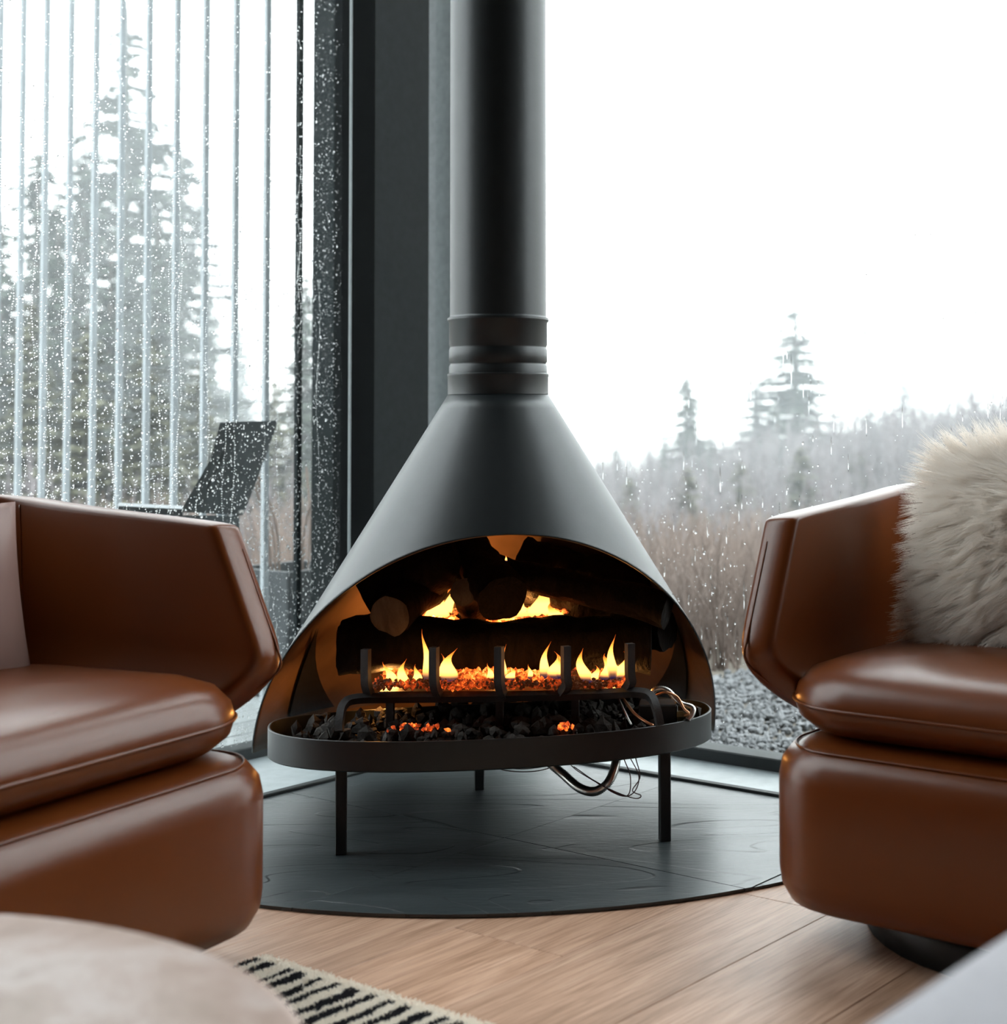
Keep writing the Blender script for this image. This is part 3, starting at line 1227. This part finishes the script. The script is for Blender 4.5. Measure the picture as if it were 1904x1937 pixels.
heap('fallen_embers', pts, .003, .006, M['ember'], 'few red embers fallen on the lava rock at front', 'embers')

# the fire's own light
for i, (px_, py_, d, e, r) in enumerate(((735, 1275, 3.16, 2.8, .02), (1172, 1270, 3.16, 3.0, .02), (945, 1285, 3.05, .5, .02),
                                       (832, 1135, 3.36, 2.6, .025), (1000, 1130, 3.36, 4.4, .03))):
    ld = bpy.data.lights.new('firelight', 'POINT')
    ld.energy = e
    ld.color = (1.0, .42, .10)
    ld.shadow_soft_size = r
    lo = bpy.data.objects.new('firelight', ld)
    lo.location = finv @ PD(px_, py_, d)
    link(lo, fire)


# ================================================================== ARMCHAIRS
def chair_shell():
    n_arm, n_arc, n_back = 8, 6, 6
    path = []
    # s: param, built for +y arm then mirrored
    vs, cols = [], []

    def halfw(z):
        return float(np.interp(z, [.33, .38, .44, .72, .8], [.385, .418, .452, .474, .478]))

    def xf(z):
        return float(np.interp(z, [.33, .38, .43, .475, .70, .76], [.11, .22, .300, .298, .180, .145]))

    def xb(z):
        return -.40 - .14 * (z - .33)

    R = .18
    half = []
    for i in range(n_arm):
        half.append(('arm', i / (n_arm - 1)))
    for i in range(1, n_arc):
        half.append(('arc', i / n_arc))
    for i in range(n_back // 2 + 1):
        half.append(('back', i / (n_back / 2)))

    def pt(kind, t, z, sgn):
        w, x0, x1 = halfw(z), xf(z), xb(z)
        if kind == 'arm':
            te = t ** 1.0
            te = (0, .05, .22, .40, .58, .74, .88, 1.0)[int(round(t * 7))]
            x = x0 + (x1 + R - x0) * te
            y = w
        elif kind == 'arc':
            a = math.pi / 2 * t
            x = x1 + R - R * math.sin(a)
            y = w - R + R * math.cos(a)
        else:
            x = x1
            y = (w - R) * (1 - t)
        return Vector((x, sgn * y, z))

    def top(kind, t):
        if kind == 'arm':
            return .692 + .042 * t
        if kind == 'arc':
            return .734 + .02 * t
        return .754 + .005 * t
    seq = [(k, t, 1) for k, t in half] + [(k, t, -1) for k, t in half[::-1][1:]]
    for k, t, sg in seq:
        for fr in (0, .02, .14, .30, .42, .52, .70, .88, .97, 1.0):
            z = .34 + (top(k, t) - .34) * fr
            vs.append(pt(k, t, z, sg))
    nz = 10
    fs = []
    for i in range(len(seq) - 1):
        for j in range(nz - 1):
            fs.append((i * nz + j, (i + 1) * nz + j, (i + 1) * nz + j + 1, i * nz + j + 1))
    edge = [vs[j] for j in range(nz)]
    return mesh('back_shell', vs, fs), edge, seq


SHELL, EDGE, SEQ = chair_shell()
BASE_OL = outline_rr(-.42, .395, .405, .15, .34)
BASE = stack_me('base', BASE_OL, [(.075, .054), (.045, .056), (.018, .068), (.004, .092), (0, .12), (0, .20), (0, .27), (.006, .298), (.022, .318), (.050, .328), (.10, .330)])
PLINTH = stack_me('swivel_plinth', outline_rr(-.345, .345, .345, .34, .34), [(.0, .0005), (.0, .044), (.006, .056)])
CUSH_OL = outline_rr(-.33, .335, .42, .17, .26)
CUSH = stack_me('seat_cushion', CUSH_OL, [(.16, .322), (.085, .326), (.035, .340), (.008, .362), (0, .388), (.007, .412), (.030, .436), (.075, .452), (.13, .459)], crown=.012)
PIPE = tube_me('piping', [Vector((x + nx * .001, y + ny * .001, .388)) for x, y, nx, ny in CUSH_OL], .0030, 6, closed=True)
BPIPE = tube_me('piping', [Vector((x - nx * .030, y - ny * .030, .3235)) for x, y, nx, ny in BASE_OL], .0022, 6, closed=True)
epath = [Vector((p.x + .030, p.y + .030, p.z)) for p in EDGE[1:9]]
EPIPE = tube_me('piping', spline(epath, 5), .0026, 6)


# welt where the arm meets the back, and along the arm's front edge
def welt(pts_):
    return tube_me('piping', spline(pts_, 4), .0022, 6)


NZ_ = 10
SV = [v.co.copy() for v in SHELL.vertices]
nseq = len(SV) // NZ_
WELTS = []
for i_, sg_ in ((7, 1), (nseq - 8, -1)):
    WELTS.append(welt([SV[i_ * NZ_ + j] + Vector((0, -sg_ * .0365, 0)) for j in range(1, 9)]))
for i_, sg_ in ((0, 1), (nseq - 1, -1)):
    WELTS.append(welt([SV[i_ * NZ_ + j] + Vector((-.003, sg_ * .014, 0)) for j in range(2, 8)]))


def armchair(loc, rz, label):
    c = empty('armchair', loc, rz, label, 'armchair', 'leather swivel armchairs by the fireplace')
    b_ = obj('base', BASE, M['leather'], c, True)
    obj('piping', BPIPE, M['leather'], b_, True)
    obj('swivel_plinth', PLINTH, M['black'], c, True)
    sh = obj('back_shell', SHELL, M['leather'], c, True)
    mod(sh, 'SOLIDIFY', thickness=.072, offset=0)
    mod(sh, 'SUBSURF', levels=2, render_levels=2)
    for wm in WELTS:
        obj('piping', wm, M['leather'], sh, True)
    cu = obj('seat_cushion', CUSH, M['leather'], c, True)
    obj('piping', PIPE, M['leather'], cu, True)
    return c


# right chair faces -U, left chair faces V
sR = Vector((.047, 2.601, 0))
cR = sR + V * .405 + U * .395
cL = Vector((-.650, 2.444, 0)) - U * .405 - V * .395
ch_l = armchair(cL, math.atan2(V.y, V.x) + math.radians(12.5), 'cognac leather swivel armchair left of the fireplace, dusky cushion on its back')
ch_r = armchair(cR, math.atan2(-U.y, -U.x), 'cognac leather swivel armchair right of the fireplace, white fur cushion on its seat')


# ------------------------------------------------------------------ cushions
def pillow_me(name, w, h_, th, n=28, e=.75):
    vs, fs = [], []
    for side in (1, -1):
        for i in range(n + 1):
            for j in range(n + 1):
                u_, v_ = 2 * i / n - 1, 2 * j / n - 1
                k = max(0, (1 - abs(u_) ** 2.6)) ** e * max(0, (1 - abs(v_) ** 2.6)) ** e
                pin = 1 - .07 * (1 - abs(v_)) ** 0 * (abs(u_) * (1 - v_ * v_)) * .6
                pin2 = 1 - .07 * (abs(v_) * (1 - u_ * u_)) * .6
                vs.append((u_ * w / 2 * pin, v_ * h_ / 2 * pin2, side * k * th / 2))
    m = (n + 1) ** 2
    for s_ in (0, 1):
        for i in range(n):
            for j in range(n):
                a = s_ * m + i * (n + 1) + j
                q = (a, a + n + 1, a + n + 2, a + 1)
                fs.append(q if s_ == 0 else q[::-1])
    bm = bmesh.new()
    bm.from_mesh(mesh(name, vs, fs))
    bmesh.ops.remove_doubles(bm, verts=bm.verts, dist=1e-5)
    return from_bm(name, bm)


def place_pillow(o, centre, facing, tilt, spin=0.0):
    """local z is the front of the pillow"""
    f = Vector(facing).normalized()
    s_ = Z.cross(f).normalized()
    f2 = (f * math.cos(tilt) + Z * math.sin(tilt)).normalized()
    up = f2.cross(s_).normalized()
    R = Matrix((s_, up, f2)).transposed() @ Matrix.Rotation(spin, 3, 'Z')
    o.matrix_world = Matrix.Translation(centre) @ R.to_4x4()
    return R


# white fur cushion
PC = cR + U * .12 - V * .075 + Z * .600
furc = empty('fur_cushion', (0, 0, 0), 0, 'shaggy white fur cushion leaning in the right leather armchair', 'cushion')
Rm = place_pillow(furc, PC, -U, .28, .05)
body = obj('cushion_body', pillow_me('cushion_body', .46, .42, .19, 28, 1.0), M['fur'], furc, True)
nh = 46000
u_, v_ = rng.uniform(-1, 1, nh), rng.uniform(-1, 1, nh)
side = np.where(rng.random(nh) < .8, 1, -1)
kk = np.maximum(0, 1 - np.abs(u_) ** 2.6) * np.maximum(0, 1 - np.abs(v_) ** 2.6)
root = np.stack([u_ * .23 * .985, v_ * .21 * .985, side * kk * .095 * .97], 1)
nrm = np.stack([np.sign(u_) * np.abs(u_) ** 4 * 1.1, np.sign(v_) * np.abs(v_) ** 4 * 1.1, side * (.35 + kk)], 1)
nrm /= np.linalg.norm(nrm, axis=1, keepdims=True)
# clumps share a direction
cu, cv = np.floor((u_ + 1) * 17) + .5, np.floor((v_ + 1) * 16) + .5
cell = (cu * 41 + cv).astype(int) % 1700
coff = np.stack([(cu / 17 - 1 - u_) * .23, (cv / 16 - 1 - v_) * .21, 0 * u_], 1)      # towards the middle of the lock
cdir = rng.normal(0, .30, (1700, 3))
# lie of the fur: outwards at the rim, falling down and to the viewer's left over the face
# local x points to the viewer's right when seen from the front
flow = np.stack([-.75 + .2 * v_ - .35 * (v_ > .55), -.55 + .95 * np.clip(v_ - .15, 0, 1), 0 * u_], 1)
rim = np.stack([u_ * np.abs(u_) ** 3, v_ * np.abs(v_) ** 3, 0 * u_], 1)
flow = flow * .9 + rim * 1.1 + cdir[cell] * .8 + rng.normal(0, .10, (nh, 3))
Ln = rng.uniform(.055, .10, nh)
npt = 6
P_ = np.zeros((nh, npt, 3))
P_[:, 0] = root
for i in range(1, npt):
    t = i / (npt - 1)
    d = nrm * (1.0 - .72 * t) + flow * (.25 + .75 * t)
    d[:, 1] -= .10 * t
    d /= np.linalg.norm(d, axis=1, keepdims=True)
    P_[:, i] = P_[:, i - 1] + d * (Ln / (npt - 1))[:, None] + coff * (.17 if i > 1 else .05)
rad = np.linspace(1, .15, npt)[None] * rng.uniform(.0005, .0009, nh)[:, None]
fo = hair('fur', P_, npt, rad, M['fur_hair'], furc)
fo['kind'] = 'stuff'

# dusky cushion on the left chair, mostly outside the picture
lp = empty('throw_cushion', (0, 0, 0), 0, 'dusky brown cushion leaning on the back of the left leather armchair', 'cushion')
place_pillow(lp, cL - V * .19 + U * .06 + Z * .57, V, .22, 0)
lpb = obj('cushion_cover', pillow_me('cushion_cover', .44, .34, .17), M['leather_dull'], lp, True)
seam = [Vector((-.235 + .03 * abs(math.sin(k / 20 * math.pi)), -.21 + .42 * k / 20, .012)) for k in range(21)]
obj('seam', tube_me('seam', [Vector((.10 * math.sin(k * .18) - .09, -.14 + .28 * k / 20, .074 - .052 * ((k - 10) / 10) ** 2)) for k in range(21)], .0022, 6), M['leather_dull'], lp, True)

# ------------------------------------------------------------------ rug, table, sofa
def rug():
    a0, a1, b0, b1 = 1.347, 3.3, .86, 2.4
    r = empty('area_rug', RW(a0, b0), 0, 'ivory rug with wobbly charcoal stripes on the oak floor, ivory edge', 'rug')
    ri = Matrix.Translation(-RW(a0, b0))
    me = box_me('rug_backing', (a0 + .004, b0 + .004, .0005), (a1, b1, .006), .001, RW)
    me.transform(ri)
    obj('rug_backing', me, M['rug'], r)
    n = 52000
    aa = a0 + .62 * rng.random(n) ** 1.1
    bb = b0 + .86 * rng.random(n)
    org = np.array(RW(0, 0, 0))
    un, vn = np.array(U), np.array(V)
    base = org[None] - aa[:, None] * un + bb[:, None] * vn
    base -= np.array(RW(a0, b0))
    lean = rng.normal(0, .0022, (n, 3))
    lean[:, 2] = 0
    Pp = np.zeros((n, 3, 3))
    Pp[:, 0] = base + np.array((0, 0, .005))
    Pp[:, 1] = base + lean * .5 + np.array((0, 0, .009))
    hgt = rng.uniform(.010, .013, n)
    Pp[:, 2] = base + lean * 1.3
    Pp[:, 2, 2] += hgt
    rd = np.tile(np.array([[.0011, .0012, .0008]]), (n, 1))
    p = hair('pile', Pp, 3, rd, M['rug'], r)
    p['kind'] = 'stuff'


rug()

TC = Vector((-.787, 1.024, 0))
tab = empty('coffee_table', TC, 0, 'round pale travertine coffee table in front of the left armchair', 'table')
circ = [(math.cos(2 * math.pi * k / 96) * .512, math.sin(2 * math.pi * k / 96) * .512, math.cos(2 * math.pi * k / 96), math.sin(2 * math.pi * k / 96)) for k in range(96)]
obj('table_top', stack_me('table_top', circ, [(.02, .345), (.006, .349), (0, .360), (0, .385), (.004, .395), (.014, .400)]), M['trav'], tab, True)
leg_ol = [(.26 * nx, .26 * ny, nx, ny) for _, _, nx, ny in circ]
obj('pedestal', stack_me('pedestal', leg_ol, [(0, .0135), (0, .346)]), M['trav'], tab, True)


def rbox(name, L, Wd, H0, H1, r=.07):
    ol_ = outline_rr(-L / 2, L / 2, Wd / 2, r, r, 8)
    return stack_me(name, ol_, [(r * .9, H0), (r * .5, H0 + .006), (r * .12, H0 + .03), (0, H0 + r), (0, H1 - r), (r * .12, H1 - .03), (r * .5, H1 - .006), (r * .9, H1)], crown=.012)


sofa = empty('sofa', (.308, .828, 0), ANG_U, 'white upholstered sofa corner with soft edge, close in front', 'sofa')
obj('arm_cushion', rbox('arm_cushion', .86, .50, .16, .545, .09), M['white'], sofa, True)
lo = obj('side_bolster', rbox('side_bolster', .40, .42, .16, .585, .09), M['white'], sofa, True)
lo.location = (.16, -.06, 0)
for sx in (-.33, .33):
    for sy in (-.18, .18):
        obj('leg', box_me('leg', (sx - .02, sy - .02, .0005), (sx + .02, sy + .02, .17), .003), M['black'], sofa)

# ================================================================== OUTSIDE
# deck of boards beyond the left glass
deck = struct(empty('deck', RW(2, -1.2, -.06)))
dinv = Matrix.Translation(-RW(2, -1.2, -.06))
bb = -.45
while bb > -3.2:
    me = box_me('deck_board', (-.36, bb - .138, -.085), (5.2, bb, -.058), .003, RW)
    me.transform(dinv)
    obj('deck_board', me, M['deck'], deck)
    bb -= .145

# slat screen at the end of the deck
scr = empty('slat_screen', RW(-.308, -1.25, -.06), 0, 'tall grey vertical slat screen outside the left window', 'screen')
sinv = Matrix.Translation(-RW(-.308, -1.25, -.06))
for i in range(12):
    bq = -1.0839 - i * .1655
    me = box_me('slat', (-.308 - .010, bq - .010, -.056), (-.308 + .010, bq + .010, 3.6), .002, RW)
    me.transform(sinv)
    obj('slat', me, M['slat_dark'] if i == 0 else M['slat'], scr)
for nm, z0, z1 in (('top_rail', 3.6, 3.66),):
    me = box_me(nm, (-.335, -3.1, z0), (-.28, -.84, z1), .002, RW)
    me.transform(sinv)
    obj(nm, me, M['slat'], scr)
me = box_me('corner_post', (-.34, -.985, -.056), (-.28, -.52, 3.6), .002, RW)
me.transform(sinv)
obj('corner_post', me, M['slat_dark'], scr)

# deck chair
dc = empty('deck_chair', P(430, 1300, 4.65), 0, 'charcoal plank deck chair on the wet deck outside the left window', 'chair')
dinv2 = Matrix.Translation(-P(430, 1300, 4.65))


def slab(name, quad, th, parent, inv_, mat, dirn):
    q = [inv_ @ P(*p) for p in quad]
    k = Vector(dirn) * th
    vs = q + [p + k for p in q]
    n = len(q)
    fs = [tuple(range(n)), tuple(range(2 * n - 1, n - 1, -1))] + [(i, (i + 1) % n, n + (i + 1) % n, n + i) for i in range(n)]
    bm = bmesh.new()
    bm.from_mesh(mesh(name, vs, fs))
    return obj(name, from_bm(name, bm), mat, parent)


# back: four planks side by side
for k in range(4):
    t0, t1 = k / 4 + .006, (k + 1) / 4 - .006

    def lerp(a, b_, t):
        return tuple(a[i] + (b_[i] - a[i]) * t for i in range(3))
    tl, tr = (415, 800, 4.52), (521, 796, 4.78)
    ml_, mr_ = (398, 868, 4.50), (498, 862, 4.76)
    bl, br = (340, 968, 4.46), (455, 975, 4.70)
    quad = [lerp(tl, tr, t0), lerp(tl, tr, t1), lerp(ml_, mr_, t1), lerp(bl, br, t1), lerp(bl, br, t0), lerp(ml_, mr_, t0)]
    slab('back_plank', quad, .018, dc, dinv2, M['plastic'], (.3, .95, .1))
slab('seat', [(250, 1090, 4.45), (450, 1090, 4.72), (452, 975, 4.72), (340, 975, 4.48)], .02, dc, dinv2, M['plastic'], (0, .3, -.95))
slab('arm', [(222, 957, 4.30), (345, 963, 4.44), (348, 957, 4.52), (225, 951, 4.38)], .02, dc, dinv2, M['plastic'], (0, 0, -1))
for q in ((250, 4.40), (320, 4.46), (420, 4.70)):
    t0, t1 = dinv2 @ P(q[0], 965, q[1]), dinv2 @ P(q[0], 965, q[1])
    t1.z = -.055 - P(430, 1300, 4.65).z
    obj('leg', tube_me('leg', [t0, t1], .02, 4, square=True), M['plastic'], dc)
obj('bolt', lathe_me('bolt', [(.0, .006), (.008, .004), (.010, -.004), (.0, -.006)], 12), M['chrome'], dc, True).location = dinv2 @ P(455, 968, 4.66)

# planter box beside the screen
pb0 = RW(-.56, -1.40, -.10)
pbx = empty('planter_box', pb0, ANG_U, 'dark square planter box beyond the slats outside the left window', 'planter')
obj('box', stack_me('box', outline_rr(-.16, .16, .16, .01, .01, 2), [(0, 0), (0, .46), (.02, .46), (.02, .40)], True, True), M['planter'], pbx)
obj('soil', box_me('soil', (-.13, -.13, .38), (.13, .13, .41), .01), M['soil'], pbx)
for k in range(7):
    a = random.uniform(0, 6.28)
    obj('stem', tube_me('stem', spline([Vector((.08 * math.cos(a), .08 * math.sin(a), .40)), Vector((.10 * math.cos(a), .10 * math.sin(a), .60)), Vector((.16 * math.cos(a + .3), .16 * math.sin(a + .3), .80))], 4), .004, 5), M['brush'], pbx)

# ------------------------------------------------------------------ ground
def ground_z(x, y):
    d = math.hypot(x, y)
    z = -.10
    if d > 6.2:
        z -= .045 * (d - 6.2) * (1 if d < 60 else 60 / d)
    z += .22 * noise.noise(Vector((x * .22, y * .22, 0))) * min(1, max(0, (d - 6) / 8))
    # wooded rise to the right, far off
    if d > 30:
        az = math.degrees(math.atan2(x, y))
        k = max(0, min(1, (az - 0) / 12)) * min(1, (d - 30) / 50)
        z += 4.0 * k
    # the house stands on this footprint
    return z


gx = np.concatenate([np.linspace(-120, -16, 27), np.linspace(-14, 14, 57), np.linspace(16, 120, 27)])
gy = np.concatenate([np.linspace(-30, 2, 12), np.linspace(2.5, 20, 50), np.linspace(22, 160, 50)])
vs = [(x, y, ground_z(x, y)) for y in gy for x in gx]
fs = []
nx_ = len(gx)
for j in range(len(gy) - 1):
    for i in range(nx_ - 1):
        fs.append((j * nx_ + i, j * nx_ + i + 1, (j + 1) * nx_ + i + 1, (j + 1) * nx_ + i))
struct(obj('ground', mesh('ground', vs, fs), M['soil'], None, True))

# gravel bed along the right glass
pts = []
while len(pts) < 17000:
    a, b_ = -.29 - 2.0 * random.random() ** 1.2, random.uniform(-.5, 2.9)
    w = RW(a, b_)
    if math.hypot(w.x, w.y) > 6.0 + .15 * math.sin(b_ * 9):
        continue
    if b_ < -.40:
        continue
    pts.append((w.x, w.y, ground_z(w.x, w.y) + .004 + .012 * random.random()))
heap('gravel', pts, .007, .016, M['rock'], 'grey gravel bed outside the right window below the brush', 'gravel')
# pale stones beyond the slats on the left
pts = []
for k in range(1500):
    x, y = random.uniform(-3.6, -1.1), random.uniform(5.5, 8.2)
    if -((Vector((x, y, 0)) - O).dot(U)) > -.7:
        continue
    if (Vector((x, y, 0)) - RW(-.56, -1.40)).length < .36:
        continue
    pts.append((x, y, ground_z(x, y) + .015))
heap('stone_bank', pts, .03, .07, M['rock'], 'pale loose stones on the ground beyond the slat screen', 'stones')


# ------------------------------------------------------------------ brush and bare trees (strands)
def strands(name, n, place, hgt, lean, r, mat, label, cat, npts=4, fork=0):
    Pp, Rr = [], []
    for k in range(n):
        x, y = place()
        z = ground_z(x, y) - .05
        h_ = hgt(x, y) if callable(hgt) else random.uniform(*hgt)
        dx, dy = random.gauss(0, lean), random.gauss(0, lean)
        b_ = random.gauss(0, lean * .6)
        pl_ = []
        for i in range(npts):
            t = i / (npts - 1)
            pl_.append((x + dx * h_ * t + b_ * h_ * t * t, y + dy * h_ * t, z + h_ * t))
        Pp.append(pl_)
        Rr.append([r * (1 - .8 * i / (npts - 1)) for i in range(npts)])
        for _ in range(fork):
            t0 = random.uniform(.25, .9)
            i0 = min(int(t0 * (npts - 1)), npts - 2)
            p = [pl_[i0][q] + (pl_[i0 + 1][q] - pl_[i0][q]) * (t0 * (npts - 1) - i0) for q in range(3)]
            L = h_ * random.uniform(.12, .32) * (1.15 - t0)
            az, el = random.uniform(0, 6.28), random.uniform(.5, 1.15)
            dv = (math.cos(az) * math.cos(el) * L, math.sin(az) * math.cos(el) * L, math.sin(el) * L)
            Pp.append([[p[q] + dv[q] * i / (npts - 1) for q in range(3)] for i in range(npts)])
            Rr.append([r * .45 * (1 - .7 * i / (npts - 1)) for i in range(npts)])
    o = hair(name, np.array(Pp), npts, np.array(Rr), mat)
    return tag(o, label, cat, None, 'stuff')


def az_place(a0, a1, d0, d1, pw_=1.0):
    def f():
        az = math.radians(random.uniform(a0, a1))
        d = d0 + (d1 - d0) * random.random() ** pw_
        return d * math.sin(az), d * math.cos(az)
    return f


strands('dry_grass', 5200, az_place(-7, 16, 5.9, 15, 1.3), (.22, .60), .16, .006, M['brush'], 'rusty dry brush growing beyond the gravel outside the right window', 'brush', 4, 2)
strands('dry_grass', 1800, az_place(-30, -14, 8.0, 15, 1.2), (.3, .75), .14, .007, M['brush'], 'dry brush beyond the deck outside the left window', 'brush', 4, 2)
strands('bare_saplings', 1300, az_place(-8, 17, 11, 30), (.4, 1.0), .10, .009, M['twig'], 'thin leafless saplings beyond the brush behind the right window', 'saplings', 5, 14)
def wood_h(x, y):               # the wood climbs towards the right
    az = math.degrees(math.atan2(x, y))
    d = math.hypot(x, y)
    top = .88 + d * (-.026 + .0038 * max(0, az + 4)) + random.gauss(0, .18)
    return max(.5, (top - ground_z(x, y)) * random.uniform(.7, 1.0))


strands('bare_woods', 2300, az_place(-7, 17, 18, 31), wood_h, .03, .013, M['twig'], 'leafless wooded slope in mist behind the firs on the right', 'woods', 5, 16)
strands('bare_saplings', 600, az_place(-34, -13, 10, 28), (.5, 1.2), .10, .010, M['twig'], 'thin leafless saplings behind the slat screen', 'saplings', 5, 14)


# ------------------------------------------------------------------ spruces
def spruce_mesh(seed, dens=1.0, width=.20, droop=.25):
    """unit-height spruce: whorls of drooping boughs carrying short needle sprays"""
    r = random.Random(seed)
    vs, fs = [], []
    levels = 34
    for l in range(levels):
        t = .10 + .88 * l / levels
        reach = width * (1 - t) ** .8 * r.uniform(.75, 1.15) + .012
        nb = max(5, int(10 * (1 - t * .5) * dens))
        for b_ in range(nb):
            if r.random() < .12:
                continue
            az = r.uniform(0, 6.283)
            L = reach * r.uniform(.65, 1.15)
            z0 = t + r.uniform(-.012, .012)
            ns_ = max(8, int(62 * L / width * dens) + 6)
            ca, sa = math.cos(az), math.sin(az)
            for k in range(ns_):
                q = (k + r.random()) / ns_
                rad_ = L * q
                z = z0 - droop * L * q + .18 * L * q * q
                side_ = r.uniform(-1, 1) * L * .36 * (1 - q * .6)
                cx_, cy_ = ca * rad_ - sa * side_, sa * rad_ + ca * side_
                ln = r.uniform(.020, .045) * (.6 + .6 * (1 - t))
                w_ = ln * r.uniform(.30, .55)
                a2 = az + r.uniform(-.9, .9)
                dx, dy, dz = math.cos(a2) * ln, math.sin(a2) * ln, -ln * r.uniform(.0, .7)
                px_, py_ = -math.sin(a2) * w_, math.cos(a2) * w_
                i = len(vs)
                vs += [(cx_ - px_, cy_ - py_, z), (cx_ + px_, cy_ + py_, z + r.uniform(-.3, .3) * w_), (cx_ + dx, cy_ + dy, z + dz)]
                fs.append((i, i + 1, i + 2))
    tr = lathe_me('trunk', [(.012, 0), (.010, .4), (.006, .8), (.0035, .96), (.002, 1.0)], 8)
    return mesh('foliage', vs, fs), tr


SPR = [spruce_mesh(3), spruce_mesh(11, 1.25, .24, .35), spruce_mesh(21, .8, .16, .2), spruce_mesh(33, 1.1, .30, .15)]
LBL = []


def spruce(px_, y_top, d, var, mat, label, group, wide=1.0):
    """top of the tree at image column px_ and row y_top when d metres away"""
    tp = P(px_, y_top, d)
    z0 = ground_z(tp.x, tp.y) - .1
    h_ = tp.z - z0
    t = empty('spruce_tree', (tp.x, tp.y, z0), random.uniform(0, 6.28), label, 'tree', group)
    fo_, tr_ = SPR[var]
    for nm, me_, m in (('foliage', fo_, mat), ('trunk', tr_, M['trunk'])):
        o = bpy.data.objects.new(nm, me_)
        if not me_.materials:
            me_.materials.append(m)
        link(o, t)
        o.scale = (h_ * wide, h_ * wide, h_)
    t.name = 'spruce_tree'
    return t


gl, gr = 'spruces behind the slat screen', 'spruces beyond the right window'
for px_, yt, d, var, wide, lab in (
    (242, 15, 24, 0, 1.0, 'tallest misty spruce behind the slat screen'),
    (160, 225, 22, 1, .9, 'broad spruce just left of the tallest one behind the slats'),
    (72, 262, 20, 2, 1.2, 'narrow spruce second from the left edge behind the slats'),
    (344, 268, 26, 2, 1.3, 'slim spruce just right of the tallest one behind the slats'),
    (5, 400, 18, 1, .8, 'spruce cut by the left edge of the view behind the slats'),
    (395, 520, 30, 1, .8, 'small spruce above the deck chair back'),
    (578, 505, 17, 1, .75, 'spruce top between the last slat and the dark post'),
    (455, 600, 40, 1, .8, 'faint far spruce left of the last two slats'),
    (300, 420, 20, 1, .8, 'shaggy spruce in front of the slim one behind the slats'),
    (110, 430, 17, 1, .8, 'low shaggy spruce in front of the broad one behind the slats'),
    (210, 470, 17, 0, 1.1, 'low spruce right in front of the tallest one'),
    (60, 560, 13.5, 1, .8, 'yellow green bushy fir low at far left behind the slats'),
    (165, 600, 12.5, 1, .9, 'yellow green bushy fir between third and fourth slats'),
    (280, 610, 13, 1, .9, 'yellow green bushy fir right of the middle slats'),
    (375, 680, 14, 1, .9, 'yellow green bushy fir behind the deck chair'),
    (520, 700, 15, 1, .8, 'low bushy fir between the last two slats')):
    spruce(px_, yt, d, 3 if 'fir' in lab.split() else var, M['needle2'] if 'fir' in lab.split() else M['needle'], lab, gl, wide)
for px_, yt, d, var, wide, lab in (
    (1503, 570, 27, 0, 1.9, 'tallest misty spruce beyond the right window'),
    (1301, 698, 25, 1, 1.25, 'second tallest spruce beyond the right window, left of the tallest'),
    (1427, 720, 28, 2, 2.0, 'slim spruce just left of the tallest beyond the right window'),
    (1164, 836, 27, 1, .9, 'small low spruce right beside the hood edge'),
    (1348, 820, 22, 1, .7, 'low dark spruce between the two tallest on the right'),
    (1645, 760, 30, 1, 1.3, 'broad faint spruce on the misty slope right of the tallest'),
    (1705, 690, 42, 2, 1.2, 'faint slim spruce high on the misty slope'),
    (1545, 770, 24, 1, .8, 'low spruce at the foot of the tallest on the right'),
    (1470, 770, 25, 1, .8, 'bushy spruce in front of the slim one on the right'),
    (1225, 850, 36, 2, 1.2, 'tiny far spruce between hood and second tallest'),
    (1190, 900, 16, 3, 1.2, 'grey green bushy fir close behind the hood on the right'),
    (1300, 880, 15, 3, 1.2, 'grey green bushy fir in front of the second tallest spruce'),
    (1400, 870, 17, 3, 1.3, 'grey green bushy fir above the gravel left of the right armchair'),
    (1515, 840, 18, 3, 1.3, 'grey green bushy fir right under the tallest spruce on the right'),
    (1620, 850, 19, 3, 1.3, 'grey green bushy fir above the right armchair top'),
    (1255, 815, 28, 2, 1.1, 'little spruce left of the second tallest')):
    spruce(px_, yt, d, var, M['needle'], lab, gr, wide)

# ------------------------------------------------------------------ mist over the valley
t = NT('valley_mist')
vsn = t.n('ShaderNodeVolumeScatter')
vsn.inputs['Color'].default_value = (.93, .97, 1.0, 1)
vsn.inputs['Density'].default_value = .012
vsn.inputs['Anisotropy'].default_value = 0.0
t.l(vsn.outputs[0], t.out.inputs['Volume'])
mist = obj('mist', box_me('mist', (-110, 9.0, -14), (110, 150, 40)), t.m)
tag(mist, 'pale mist hanging over the wooded valley outside', 'mist', None, 'stuff')
